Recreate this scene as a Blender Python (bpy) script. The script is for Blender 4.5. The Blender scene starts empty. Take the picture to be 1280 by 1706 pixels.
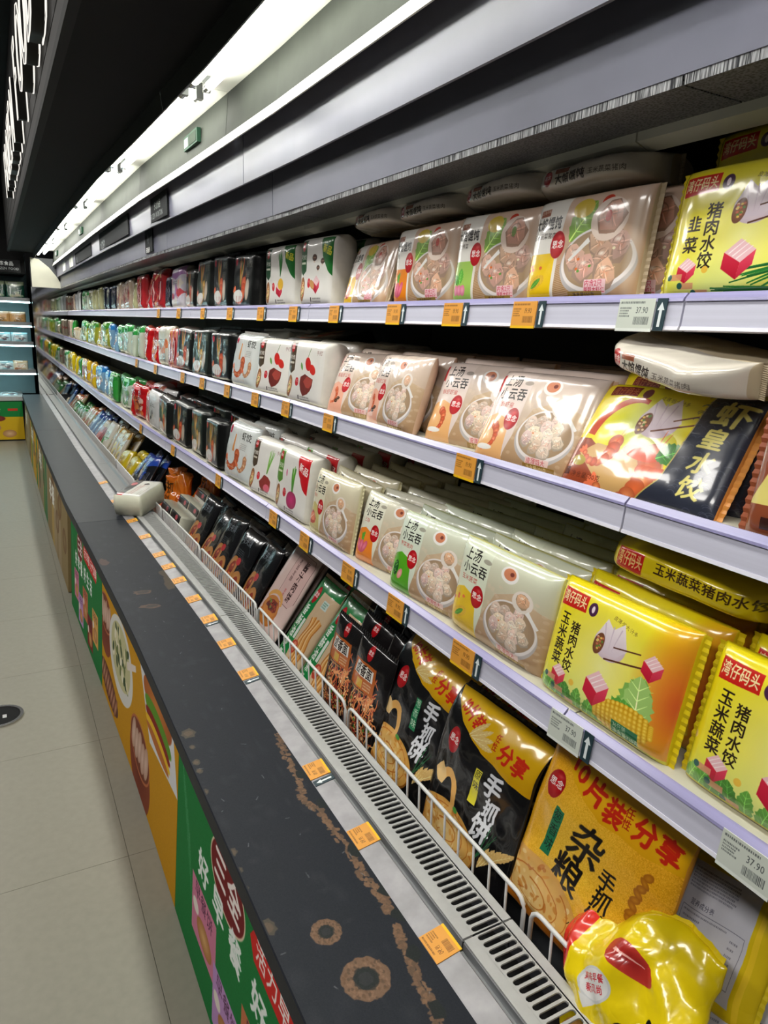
import bpy, bmesh, math, random
import numpy as np
from mathutils import Matrix, Vector, noise

# ------------------------------------------------------------------ camera, world, lights, exposure
scene = bpy.context.scene
COL = scene.collection
EYE = 1.6                                   # camera height above the floor (m)
random.seed(7)

cam_data = bpy.data.cameras.new('camera')
cam = bpy.data.objects.new('camera', cam_data)
COL.objects.link(cam)
CX = Vector((0.87975623, -0.0845017, 0.46785514))     # rows: world axes seen from the camera (right, down, forward)
CY = Vector((-0.47369209, -0.23974325, 0.84743081))
CZ = Vector((0.04055576, -0.96715182, -0.2509434))
cam.matrix_world = Matrix(((CX[0], -CX[1], -CX[2], 0), (CY[0], -CY[1], -CY[2], 0), (CZ[0], -CZ[1], -CZ[2], EYE), (0, 0, 0, 1)))
cam_data.sensor_fit = 'VERTICAL'
cam_data.sensor_height = 36.0
cam_data.lens = 1170.0 / 1706.0 * 36.0
cam_data.clip_start = 0.02
cam_data.clip_end = 60
scene.camera = cam

scene.view_settings.view_transform = 'Standard'
scene.view_settings.look = 'None'
scene.view_settings.gamma = 1.0
scene.view_settings.use_curve_mapping = False
scene.view_settings.exposure = 0.15

world = bpy.data.worlds.new('world')
scene.world = world
world.use_nodes = True
world.node_tree.nodes['Background'].inputs[0].default_value = (0.55, 0.6, 0.65, 1)
world.node_tree.nodes['Background'].inputs[1].default_value = 0.03

TUBE_POWER = 29.0                           # emission of the fluorescent tubes in the canopy
def area_lamp(name, loc, sx, sy, watts, color=(1, 0.97, 0.92), rot=(0, 0, 0)):
    l = bpy.data.lights.new(name, 'AREA')
    l.shape = 'RECTANGLE'; l.size = sx; l.size_y = sy; l.energy = watts; l.color = color
    o = bpy.data.objects.new(name, l); COL.objects.link(o)
    o.location = loc; o.rotation_euler = rot
    return o
AISLE_LAMPS = [(-1.15, y) for y in (-1.2, 0.9, 3.0, 5.1, 7.2, 9.2)]   # ceiling panels over the aisle (their housings are built below)
for lx, ly in AISLE_LAMPS:
    area_lamp('aisle_panel_light', (lx, ly, 3.255), 0.55, 1.1, 25)

# ------------------------------------------------------------------ flat print: a small 2D painter (designs are drawn by code)
GLYPHS = {}
GN = 72
def glyph(ch):
    """coverage mask (GN x GN) of one character in its em box, and its advance"""
    if ch in GLYPHS: return GLYPHS[ch]
    c = bpy.data.curves.new('glyph', 'FONT'); c.body = ch; c.resolution_u = 2
    o = bpy.data.objects.new('glyph', c)
    m = o.to_mesh()
    S = GN * 2
    mask = np.zeros((S, S), bool)
    co = [(v.co.x, v.co.y) for v in m.vertices]
    adv = max([p[0] for p in co], default=0.4) + 0.04
    for p in m.polygons:
        q = [((co[i][0]) * S * 0.97 + 1, (0.86 - co[i][1]) * S * 0.97) for i in p.vertices]
        x0 = max(int(min(a for a, b in q)), 0); x1 = min(int(max(a for a, b in q)) + 2, S)
        y0 = max(int(min(b for a, b in q)), 0); y1 = min(int(max(b for a, b in q)) + 2, S)
        if x1 <= x0 or y1 <= y0: continue
        yy, xx = np.mgrid[y0:y1, x0:x1]; xx = xx + 0.5; yy = yy + 0.5
        ins = np.zeros(xx.shape, bool)
        for (ax, ay), (bx_, by_) in zip(q, q[1:] + q[:1]):
            if ay != by_:
                ins ^= ((ay > yy) != (by_ > yy)) & (xx < (bx_ - ax) * (yy - ay) / (by_ - ay) + ax)
        mask[y0:y1, x0:x1] |= ins
    o.to_mesh_clear(); bpy.data.objects.remove(o); bpy.data.curves.remove(c)
    g = mask.reshape(GN, 2, GN, 2).mean(axis=(1, 3)).astype(np.float32)
    GLYPHS[ch] = (g, 1.0 if ord(ch) > 0x2000 else adv)
    return GLYPHS[ch]

class Canvas:
    """x runs 0..1 over the width, y runs 0..asp downwards"""
    def __init__(s, px, asp, bg=(255, 255, 255)):
        s.w, s.h, s.asp = px, int(round(px * asp)), asp
        s.k = px
        s.a = np.empty((s.h, s.w, 3), np.float32); s.a[:] = bg
        s.rng = random.Random(px * 31 + int(asp * 1000))
    def _box(s, x0, y0, x1, y1):
        return max(int(x0 * s.k) - 1, 0), max(int(y0 * s.k) - 1, 0), min(int(x1 * s.k) + 2, s.w), min(int(y1 * s.k) + 2, s.h)
    def _mix(s, sl, m, col):
        c = np.asarray(col, np.float32)
        s.a[sl] += (c - s.a[sl]) * m[..., None]
    def poly(s, pts, col, col2=None, alpha=1.0):
        xs = [p[0] for p in pts]; ys = [p[1] for p in pts]
        x0, y0, x1, y1 = s._box(min(xs), min(ys), max(xs), max(ys))
        if x1 <= x0 or y1 <= y0: return
        q = [(a * s.k, b * s.k) for a, b in pts]
        m = np.zeros((y1 - y0, x1 - x0), np.float32)
        for ox, oy in ((0.25, 0.3), (0.75, 0.2), (0.3, 0.75), (0.8, 0.7)):
            yy, xx = np.mgrid[y0:y1, x0:x1]; xx = xx + ox; yy = yy + oy
            ins = np.zeros(m.shape, bool)
            for (ax, ay), (bx_, by_) in zip(q, q[1:] + q[:1]):
                if ay != by_:
                    ins ^= ((ay > yy) != (by_ > yy)) & (xx < (bx_ - ax) * (yy - ay) / (by_ - ay) + ax)
            m += ins * 0.25
        sl = (slice(y0, y1), slice(x0, x1))
        if col2 is not None:
            t = np.linspace(0, 1, y1 - y0, dtype=np.float32)[:, None, None]
            col = np.asarray(col, np.float32) * (1 - t) + np.asarray(col2, np.float32) * t
        s._mix(sl, m * alpha, col)
    def rect(s, x, y, w, h, col, col2=None, alpha=1.0):
        s.poly([(x, y), (x + w, y), (x + w, y + h), (x, y + h)], col, col2, alpha)
    def ell(s, cx, cy, rx, ry, col, col2=None, rot=0.0, alpha=1.0, soft=0.0):
        r = max(rx, ry)
        x0, y0, x1, y1 = s._box(cx - r, cy - r, cx + r, cy + r)
        if x1 <= x0 or y1 <= y0: return
        yy, xx = np.mgrid[y0:y1, x0:x1]
        dx = (xx + 0.5) / s.k - cx; dy = (yy + 0.5) / s.k - cy
        c, n = math.cos(rot), math.sin(rot)
        d = np.sqrt(((dx * c + dy * n) / rx) ** 2 + ((dy * c - dx * n) / ry) ** 2)
        e = max(1.2 / (min(rx, ry) * s.k), soft)
        m = np.clip((1 - d) / e + (0.5 if not soft else 0), 0, 1).astype(np.float32) * alpha
        if col2 is not None:
            t = np.clip(d, 0, 1)[..., None].astype(np.float32)
            col = np.asarray(col, np.float32) * (1 - t) + np.asarray(col2, np.float32) * t
        s._mix((slice(y0, y1), slice(x0, x1)), m, col)
    def line(s, pts, wid, col, wid2=None, alpha=1.0):
        n = len(pts); L = []; R = []
        for i, (x, y) in enumerate(pts):
            ax, ay = pts[max(i - 1, 0)]; bx_, by_ = pts[min(i + 1, n - 1)]
            dx, dy = bx_ - ax, by_ - ay; l = math.hypot(dx, dy) or 1
            w = (wid + ((wid2 if wid2 is not None else wid) - wid) * i / max(n - 1, 1)) / 2
            L.append((x - dy / l * w, y + dx / l * w)); R.append((x + dy / l * w, y - dx / l * w))
        s.poly(L + R[::-1], col, alpha=alpha)
    def arc(s, cx, cy, rx, ry, a0, a1, wid, col, wid2=None, n=14):
        s.line([(cx + rx * math.cos(a0 + (a1 - a0) * i / n), cy + ry * math.sin(a0 + (a1 - a0) * i / n)) for i in range(n + 1)], wid, col, wid2)
    def noise(s, amt, x=0, y=0, w=1, h=None, cell=1):
        x0, y0, x1, y1 = s._box(x, y, x + w, y + (h or s.asp))
        r = np.random.RandomState(s.w + cell)
        n = r.normal(0, amt, ((y1 - y0) // cell + 1, (x1 - x0) // cell + 1)).astype(np.float32)
        n = np.repeat(np.repeat(n, cell, 0), cell, 1)[:y1 - y0, :x1 - x0]
        s.a[y0:y1, x0:x1] += n[..., None]
    def glow(s, cx, cy, rx, ry, col, alpha=1.0):
        s.ell(cx, cy, rx, ry, col, alpha=alpha, soft=1.0)
    def text(s, st, x, y, size, col, bold=0.0, rot=0.0, vert=False, sx=1.0, shear=0.0, gap=1.0):
        """(x, y) is the top left corner of the first em box; rot turns the run about that corner"""
        c, n = math.cos(rot), math.sin(rot)
        pen = 0.0
        for ch in st:
            if ch == ' ': pen += size * 0.4; continue
            g, adv = glyph(ch)
            ox, oy = (0.0, pen) if vert else (pen, 0.0)
            pen += size * gap * (1.0 if vert else adv * sx)
            gx, gy = x + ox * c - oy * n, y + ox * n + oy * c
            w, h = size * sx, size
            cor = [(gx + a * c - b * n, gy + a * n + b * c) for a, b in ((-.15 * w, 0), (1.15 * w, 0), (1.15 * w, h), (-.15 * w, h))]
            x0, y0, x1, y1 = s._box(min(p[0] for p in cor), min(p[1] for p in cor), max(p[0] for p in cor), max(p[1] for p in cor))
            if x1 <= x0 or y1 <= y0: continue
            yy, xx = np.mgrid[y0:y1, x0:x1]
            dx = (xx + 0.5) / s.k - gx; dy = (yy + 0.5) / s.k - gy
            u = (dx * c + dy * n) / w; v = (dy * c - dx * n) / h
            u = u + (v - 0.5) * shear
            m = np.zeros(u.shape, np.float32)
            b = bold
            for du, dv in (((0, 0),) if not b else ((-b, 0), (b, 0), (0, -b), (0, b), (0, 0))):
                px = (u + du) * GN - 0.5; py = (v + dv) * GN - 0.5
                ok = (px > 0) & (px < GN - 1.01) & (py > 0) & (py < GN - 1.01)
                ix = np.clip(px, 0, GN - 2).astype(int); iy = np.clip(py, 0, GN - 2).astype(int)
                fx = np.clip(px - ix, 0, 1); fy = np.clip(py - iy, 0, 1)
                val = (g[iy, ix] * (1 - fx) + g[iy, ix + 1] * fx) * (1 - fy) + (g[iy + 1, ix] * (1 - fx) + g[iy + 1, ix + 1] * fx) * fy
                m = np.maximum(m, val * ok)
            s._mix((slice(y0, y1), slice(x0, x1)), m, col)
        return pen
    def small(s, x, y, w, rows, size, col):
        """rows of fine print too small to read"""
        for r in range(rows):
            xx = x
            while xx < x + w * s.rng.uniform(0.7, 1.0):
                l = s.rng.uniform(0.3, 1.0) * size
                s.rect(xx, y + r * size * 1.7, l, size, col, alpha=0.75); xx += l + size * 0.35
    def image(s, name):
        img = bpy.data.images.new(name, s.w, s.h)
        buf = np.ones((s.h, s.w, 4), np.float32)
        buf[..., :3] = np.clip(s.a[::-1] / 255.0, 0, 1)
        img.pixels.foreach_set(buf.ravel()); img.update(); img.pack()
        return img

# --- motifs
def rnd_blob(rng, cx, cy, rx, ry, n=10, j=0.18, rot=0.0):
    out = []
    for i in range(n):
        a = 2 * math.pi * i / n
        k = 1 + rng.uniform(-j, j)
        x, y = rx * k * math.cos(a), ry * k * math.sin(a)
        out.append((cx + x * math.cos(rot) - y * math.sin(rot), cy + x * math.sin(rot) + y * math.cos(rot)))
    return out
def m_logo(c, x, y, r):
    c.ell(x, y, r, r * 1.28, (214, 30, 38), (168, 14, 24))
    c.ell(x + r * 0.2, y - r * 0.75, r * 0.5, r * 0.28, (240, 120, 110), alpha=0.5, soft=0.9)
    c.text('思念', x - r * 0.82, y - r * 0.45, r * 0.82, (255, 250, 245), bold=0.02)
def m_dumpling(c, x, y, r, base=(232, 206, 184)):
    g = c.rng
    d = tuple(v * 0.72 for v in base)
    t = g.uniform(.9, 1.06); base = (base[0] * t, base[1] * t * g.uniform(.93, 1.0), base[2] * t * g.uniform(.9, 1.02)); o = g.uniform(0, 3)
    c.poly(rnd_blob(g, x, y + r * .14, r * 1.08, r * .9, 11, .16, o), d)
    c.poly(rnd_blob(g, x, y, r * 1.02, r * .84, 11, .17, o), tuple(min(255, v * 1.04) for v in base), tuple(v * .86 for v in base))
    c.ell(x + r * .1, y + r * .1, r * .5, r * .42, (min(255, base[0] * 1.02), base[1] * .86, base[2] * .8), alpha=.6, soft=.8)
    for i in range(4):
        a = o + i * 1.5 + g.uniform(-.3, .3); c.line([(x + r * .12 * math.cos(a), y + r * .1 * math.sin(a)), (x + r * .95 * math.cos(a + .25), y + r * .75 * math.sin(a + .25))], r * .16, tuple(min(255, v * 1.1 + 6) for v in base), r * .03)
        c.line([(x + r * .12 * math.cos(a + .2), y + r * .1 * math.sin(a + .2)), (x + r * .9 * math.cos(a + .5), y + r * .7 * math.sin(a + .5))], r * .07, tuple(v * .78 for v in base), r * .02)
    for i in range(3):
        a = g.uniform(0, 6.28)
        c.arc(x + g.uniform(-.2, .2) * r, y + g.uniform(-.2, .2) * r, r * .55, r * .5, a, a + 1.7, r * .1, tuple(v * 0.76 for v in base), r * .02, 7)
    c.ell(x - r * .15, y - r * .3, r * .38, r * .2, (255, 248, 240), alpha=0.75, soft=0.8)
def m_bowl(c, x, y, rx, ry, n=8, base=(228, 200, 176), rim=(236, 228, 226), broth=(205, 172, 138)):
    c.ell(x, y + ry * .12, rx * 1.03, ry * 1.03, tuple(v * .8 for v in rim))
    c.ell(x, y, rx, ry, rim)
    c.ell(x, y - ry * .03, rx * .93, ry * .9, broth, tuple(v * .8 for v in broth))
    g = c.rng
    k = []
    for i in range(n):
        a = i * 2.4; q = math.sqrt((i + .5) / n) * .74
        k.append((x + rx * q * math.cos(a), y - ry * .05 + ry * q * math.sin(a)))
    k.sort(key=lambda p: p[1])
    r = .95 * math.sqrt(rx * ry / n) * .95
    for px, py in k: m_dumpling(c, px, py, r, base)
    for i in range(6):
        c.ell(x + rx * g.uniform(-.6, .6), y + ry * g.uniform(-.6, .6), r * .14, r * .1, g.choice([(90, 150, 60), (220, 110, 50), (235, 225, 190)]))
def m_shrimp(c, x, y, s, rot=0.0, col=(226, 98, 58)):
    pts = []
    for i in range(9):
        t = i / 8; a = -0.5 + t * 2.7
        pts.append((x + s * math.cos(a + rot) * .5, y + s * math.sin(a + rot) * .62, s * (.24 - .15 * t)))
    px, py, _ = pts[-1]
    for q in (-.5, 0, .5):
        c.ell(px + s * .12 * math.cos(3.6 + rot + q), py + s * .12 * math.sin(3.6 + rot + q), s * .16, s * .06, (240, 120, 80), rot=3.6 + rot + q)
    for i, (px, py, r) in enumerate(pts):
        c.ell(px, py, r, r, col if i % 2 else tuple(min(255, v * 1.25 + 25) for v in col), tuple(v * .8 for v in col))
    hx, hy, r = pts[0]
    for q in (.2, .5):
        c.line([(hx, hy), (hx + s * .4 * math.cos(-1.7 + rot + q), hy + s * .5 * math.sin(-1.7 + rot + q))], s * .03, col, s * .01)
def m_leaf(c, x, y, l, w, rot, col=(86, 150, 46)):
    P = []
    for i in range(17):
        t = i / 16; a = math.sin(t * math.pi) ** .7 * (1 + .14 * math.sin(t * 40))
        P.append((t * l, a * w / 2))
    P += [(a, -b) for a, b in P[::-1]]
    cr, sr = math.cos(rot), math.sin(rot)
    c.poly([(x + a * cr - b * sr, y + a * sr + b * cr) for a, b in P], col)
    c.line([(x, y), (x + l * cr, y + l * sr)], w * .07, tuple(min(255, v * 1.5 + 30) for v in col), w * .01)
    for t in (.25, .42, .58, .75):
        for sg in (-1, 1):
            c.line([(x + t * l * cr, y + t * l * sr), (x + (t + .14) * l * cr - sg * w * .34 * sr, y + (t + .14) * l * sr + sg * w * .34 * cr)], w * .035, tuple(min(255, v * 1.3 + 20) for v in col), w * .01)
def m_cube(c, x, y, s):
    c.poly([(x - s * .5, y - s * .2), (x - s * .05, y - s * .6), (x + s * .5, y - s * .25), (x + s * .08, y + s * .12)], (236, 190, 196))
    c.poly([(x - s * .5, y - s * .2), (x + s * .08, y + s * .12), (x + s * .02, y + s * .62), (x - s * .52, y + s * .28)], (206, 40, 66), (178, 24, 48))
    c.poly([(x + s * .08, y + s * .12), (x + s * .5, y - s * .25), (x + s * .48, y + s * .2), (x + s * .02, y + s * .62)], (224, 70, 96), (190, 36, 62))
    for i in range(3):
        t = .2 + .28 * i
        c.line([(x - s * (.45 - .5 * t), y - s * (.22 - .3 * t)), (x + s * (.5 * t), y - s * (.62 - .34 * t))], s * .045, (252, 236, 236), s * .02)
def m_corn(c, x, y, l, w, rot):
    cr, sr = math.cos(rot), math.sin(rot)
    c.ell(x, y, l / 2, w / 2, (232, 186, 40), (196, 140, 20), rot=rot)
    n = 13
    for i in range(n):
        for j in range(-3, 4):
            a = (i / (n - 1) - .5) * l * .94; lim = math.sqrt(max(0, 1 - (2 * a / l) ** 2)) * w / 2
            b = j / 3.4 * lim
            c.ell(x + a * cr - b * sr, y + a * sr + b * cr, l * .034, w * .07, (250, 222, 96), (222, 170, 36), rot=rot)
def m_wonton(c, x, y, s):
    c.ell(x, y, s * .62, s * .5, (238, 224, 226), (206, 184, 196))
    c.poly([(x - s * .6, y - s * .1), (x - s * .3, y - s * .75), (x, y - s * .5), (x + s * .35, y - s * .8), (x + s * .66, y - s * .05), (x + s * .3, y + s * .3), (x - s * .3, y + s * .3)], (240, 228, 230), (214, 196, 208))
    for a in (-.35, 0, .3):
        c.line([(x + a * s, y - s * .6), (x + a * s * .4, y + s * .15)], s * .05, (206, 186, 200), s * .01)
    c.ell(x - s * .42, y + s * .1, s * .2, s * .36, (150, 96, 60), (110, 66, 44), rot=.2)
    g = c.rng
    for i in range(16):
        c.ell(x - s * .42 + g.uniform(-.12, .12) * s, y + s * .1 + g.uniform(-.26, .26) * s, s * .045, s * .035, g.choice([(226, 190, 90), (200, 110, 80), (90, 130, 60), (230, 200, 160)]))
def m_mush(c, x, y, r):
    c.rect(x - r * .25, y, r * .5, r * .9, (226, 200, 170))
    c.ell(x, y, r, r * .62, (96, 58, 40), (66, 38, 28))
    c.line([(x - r * .6, y), (x + r * .6, y)], r * .1, (190, 150, 120))
def m_noodles(c, x0, y0, w, h, cols, n=120, wid=.012):
    g = c.rng
    for i in range(n):
        x, y = x0 + g.random() * w, y0 + g.random() * h; a = g.uniform(0, 6.28); p = [(x, y)]
        for k in range(6):
            a += g.uniform(-.7, .7); x += .022 * math.cos(a); y += .022 * math.sin(a); p.append((x, y))
        c.line(p, wid, g.choice(cols), wid * .7)
def m_pancake(c, x, y, rx, ry):
    c.ell(x, y + ry * .06, rx * 1.03, ry * 1.03, (150, 92, 30))
    c.ell(x, y, rx, ry, (240, 206, 140), (222, 164, 76))
    g = c.rng
    for i in range(70):
        a = g.uniform(0, 6.28); q = math.sqrt(g.random()) * .92
        c.ell(x + rx * q * math.cos(a), y + ry * q * math.sin(a), rx * g.uniform(.02, .09), ry * g.uniform(.02, .07), g.choice([(206, 128, 48), (224, 150, 60), (250, 226, 170), (190, 104, 36), (244, 214, 150)]), rot=g.uniform(0, 3), alpha=.7)
    for q in (.35, .6, .82):
        c.arc(x, y, rx * q, ry * q, g.uniform(0, 6), g.uniform(7, 10), rx * .03, (196, 116, 44), rx * .01, 22)
def m_spray(c, x, y, l, n, cols, spread=.6, base=-1.57, wid=.012):
    g = c.rng
    for i in range(n):
        a = base + g.uniform(-spread, spread)
        c.line([(x, y), (x + l * .5 * math.cos(a), y + l * .5 * math.sin(a)), (x + l * math.cos(a) * g.uniform(.8, 1.05), y + l * math.sin(a) * g.uniform(.85, 1.05))], wid, g.choice(cols), wid * .3)
def m_food(c, x, y, r, kind):
    """ingredient picture of the lower left corner"""
    if kind == 'meat':
        c.poly(rnd_blob(c.rng, x, y, r, r * .8), (190, 70, 50)); c.poly(rnd_blob(c.rng, x + r * .1, y - r * .1, r * .7, r * .5), (226, 130, 100))
        c.line([(x - r * .6, y + r * .3), (x + r * .4, y - r * .4)], r * .12, (250, 220, 200), r * .05)
    elif kind == 'radish':
        for k in (-.5, 0, .5): c.ell(x + k * r, y + r * .2, r * .32, r * .75, (236, 140, 160), (206, 80, 110), rot=k)
        m_leaf(c, x - r * .2, y - r * .4, r, r * .5, -1.2); m_leaf(c, x + r * .2, y - r * .4, r * .9, r * .4, -2.2)
    elif kind == 'veg':
        m_leaf(c, x, y + r * .2, r * 1.3, r * .8, -1.5, (96, 170, 60)); m_leaf(c, x - r * .2, y + r * .2, r, r * .6, -2.2, (70, 140, 50))
        for k in (-.5, 0, .5): c.ell(x + k * r, y + r * .6, r * .32, r * .42, (240, 170, 190), (220, 120, 150))
    elif kind == 'corn':
        m_corn(c, x, y + r * .3, r * 1.8, r * .85, -.35); m_leaf(c, x - r * .5, y + r * .7, r * 1.2, r * .4, -.6)
        for k in range(4): c.ell(x + c.rng.uniform(-1, .8) * r, y - r * c.rng.uniform(.5, 1.1), r * .16, r * .12, (226, 110, 60))
    elif kind == 'shrimp':
        m_shrimp(c, x, y, r * 1.5, -.6); c.ell(x - r * .1, y + r * .9, r * .9, r * .22, (244, 240, 236))
    elif kind == 'mush':
        m_shrimp(c, x - r * .1, y - r * .2, r * 1.3, -.6); m_mush(c, x + r * .7, y + r * .4, r * .35); m_mush(c, x + r * 1.05, y + r * .1, r * .3)
    elif kind == 'greenbean':
        c.ell(x - r * .3, y - r * .2, r * .4, r * .7, (40, 110, 40), (24, 80, 30)); c.ell(x + r * .45, y + r * .2, r * .32, r * .5, (240, 180, 170), (214, 130, 130), rot=.4)
        for k in range(8): c.ell(x - r * .3 + c.rng.uniform(-.25, .25) * r, y - r * .2 + c.rng.uniform(-.5, .5) * r, r * .07, r * .06, (110, 170, 80))

# --- package designs; every one returns a Canvas
def d_bigwonton(panel, food, side=(206, 188, 158)):
    c = Canvas(420, .68, (232, 224, 214))
    c.rect(.33, 0, .67, .68, (222, 190, 170), (186, 150, 116))                   # clear window: tray, mat, bowl
    for i in range(26): c.line([(.33, .45 + i * .012), (.62, .36 + i * .016)], .004, (150, 116, 70))
    m_leaf(c, .42, .3, .3, .2, -.9, (130, 170, 70)); c.ell(.5, .1, .09, .06, (220, 190, 70)); c.ell(.7, .08, .05, .04, (200, 60, 40))
    m_bowl(c, .68, .43, .3, .2, 6, (222, 186, 164))
    c.ell(.74, .19, .15, .13, (236, 214, 200)); m_dumpling(c, .75, .17, .11, (226, 176, 150)); c.line([(.6, .3), (.44, .42)], .035, (244, 240, 236), .02)
    c.ell(.73, .17, .025, .035, (190, 60, 50) if food != 'veg' else (96, 140, 60), alpha=.8)
    c.poly([(0, 0), (.36, 0), (.33, .3), (.3, .38), (0, .38)], (238, 233, 226))
    c.rect(0, .36, .3, .32, panel)
    m_food(c, .14, .52, .1, food)
    c.rect(.07, .07, .11, .045, (150, 84, 60)); c.text('上海风味', .075, .072, .026, (240, 220, 200))
    c.text('大馅馄饨', .03, .125, .088, (34, 28, 26), bold=.03, sx=.82)
    c.text({'corn': '玉米蔬菜猪肉', 'veg': '猪肉荠菜', 'radish': '猪肉', 'meat': '鲜肉'}[food], .03, .225, .042, (70, 60, 56))
    m_logo(c, .31, .31, .068)
    c.rect(.62, .55, .19, .085, (240, 200, 205)); c.text('内含2只', .625, .552, .045, (200, 40, 70)); c.text('整颗大虾仁', .625, .595, .036, (200, 40, 70))
    c.rect(.48, .62, .3, .05, (150, 120, 50)); c.text('净含量500克', .52, .625, .036, (60, 40, 20))
    c.ell(.95, .3, .05, .5, (236, 224, 212), alpha=.5, soft=.9)
    return c
def d_yuntun(top, panel, food, ribbon=(196, 40, 50), name='鲜虾三鲜'):
    c = Canvas(420, .74, top)
    c.rect(.4, 0, .6, .74, tuple(v * .97 for v in top), (188, 160, 126))
    c.poly([(.34, .74), (.4, .52), (.5, .3), (.7, .22), (1, .3), (1, .74)], (206, 180, 150), (176, 140, 104))
    for i in range(60): c.ell(c.rng.uniform(.36, 1), c.rng.uniform(.2, .74), .02, .012, (226, 204, 180), alpha=.3)
    c.ell(.6, .12, .085, .06, (240, 236, 232)); c.ell(.6, .115, .06, .042, (206, 130, 96)); c.ell(.62, .11, .02, .015, (120, 60, 50))
    m_bowl(c, .69, .48, .25, .19, 13, (236, 216, 196))
    c.ell(.77, .26, .095, .075, (232, 220, 210)); m_dumpling(c, .77, .25, .055, (232, 196, 160)); c.line([(.83, .31), (.93, .4)], .03, (240, 236, 232), .018)
    c.poly([(0, .74), (0, .46), (.06, .4), (.16, .37), (.26, .4), (.33, .5), (.36, .74)], panel)
    m_food(c, .15, .55, .1, food)
    if ribbon: c.poly([(.02, .06), (.075, .05), (.075, .2), (.05, .185), (.02, .2)], ribbon); 
    c.text('上汤', .1, .05, .105, (30, 26, 26), bold=.012, sx=.9); c.ell(.36, .11, .045, .018, (120, 110, 100), alpha=.6)
    c.text('小云吞', .1, .155, .105, (30, 26, 26), bold=.012, sx=.9)
    c.text(name, .1, .27, .05, (190, 70, 60))
    m_logo(c, .325, .4, .068)
    c.rect(.6, .645, .22, .05, (238, 206, 200)); c.text('皮薄馅大', .61, .648, .045, (200, 60, 70))
    c.rect(.58, .69, .3, .05, (150, 112, 40)); c.text('净含量600克', .61, .695, .036, (236, 210, 150))
    return c
def d_pier(kind):
    c = Canvas(460, .76, (232, 214, 20))
    c.glow(.5, .42, .5, .5, (244, 240, 160), .95); c.glow(.35, .75, .6, .3, (214, 232, 170), .8)
    if kind == 'corn': c.glow(1.0, .42, .3, .6, (226, 96, 44), 1.0)
    c.poly([(.045, .055), (.28, .06), (.285, .16), (.05, .17)], (190, 28, 22)); c.rect(.05, .06, .23, .1, (196, 34, 24))
    c.text('湾仔码头', .055, .068, .083, (244, 226, 170), bold=.02, sx=.66)
    c.ell(.335, .12, .035, .042, (70, 36, 70)); c.ell(.335, .12, .012, .022, (230, 210, 220))
    c.text('皮薄·馅大·汁多', .5, .09, .03, (110, 90, 40), rot=.22)
    m_wonton(c, .52, .27, .19)
    c.line([(.55, .27), (.74, .235)], .008, (90, 50, 36)); c.line([(.5, .36), (.78, .3)], .01, (90, 50, 36))
    if kind == 'corn':
        c.text('玉米蔬菜', .095, .2, .088, (46, 34, 20), bold=.02, vert=True, gap=.98); c.text('猪肉水饺', .2, .235, .082, (46, 34, 20), bold=.02, vert=True, gap=.98)
    else:
        c.text('韭菜', .13, .29, .1, (46, 34, 20), bold=.02, vert=True, gap=1.2); c.text('猪肉水饺', .245, .225, .1, (46, 34, 20), bold=.02, vert=True, gap=.92)
    for i in range(9 if kind == 'corn' else 0): m_leaf(c, .02 + .07 * i, .78, .17, .09, -1.0 - c.rng.random(), c.rng.choice([(96, 160, 60), (120, 180, 70), (70, 134, 46)]))
    if kind == 'corn':
        m_leaf(c, .74, .66, .32, .22, -1.35, (130, 180, 84)); m_leaf(c, .82, .68, .34, .2, -1.7, (160, 200, 110)); m_leaf(c, .6, .7, .25, .2, -.7, (90, 160, 60))
        m_cube(c, .83, .28, .13)
        m_corn(c, .72, .64, .42, .2, -.12)
        c.rect(.66, .66, .19, .085, (36, 120, 76)); c.text('36只装', .67, .665, .034, (214, 232, 190)); c.text('净含量720克', .67, .7, .034, (214, 232, 190))
    else:
        m_spray(c, .98, .55, .5, 22, [(40, 120, 50), (70, 150, 60), (30, 96, 44)], .3, 2.75, .022)
        m_spray(c, .99, .72, .62, 22, [(40, 120, 50), (90, 170, 70), (30, 96, 44)], .14, 3.05, .022)
    m_cube(c, .5, .55, .18); m_cube(c, .19, .6, .12)
    for x, y in ((.1, .62), (.18, .67), (.27, .71)): c.rect(x - .02, y, .09, .035, (214, 150, 110), alpha=.9); c.ell(x - .02, y + .016, .018, .018, (40, 90, 80))
    c.ell(.31, .6, .02, .02, (236, 190, 70)); c.ell(.02, .5, .02, .02, (236, 200, 110))
    c.rect(0, .735, 1, .025, (214, 206, 40))
    return c
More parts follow.
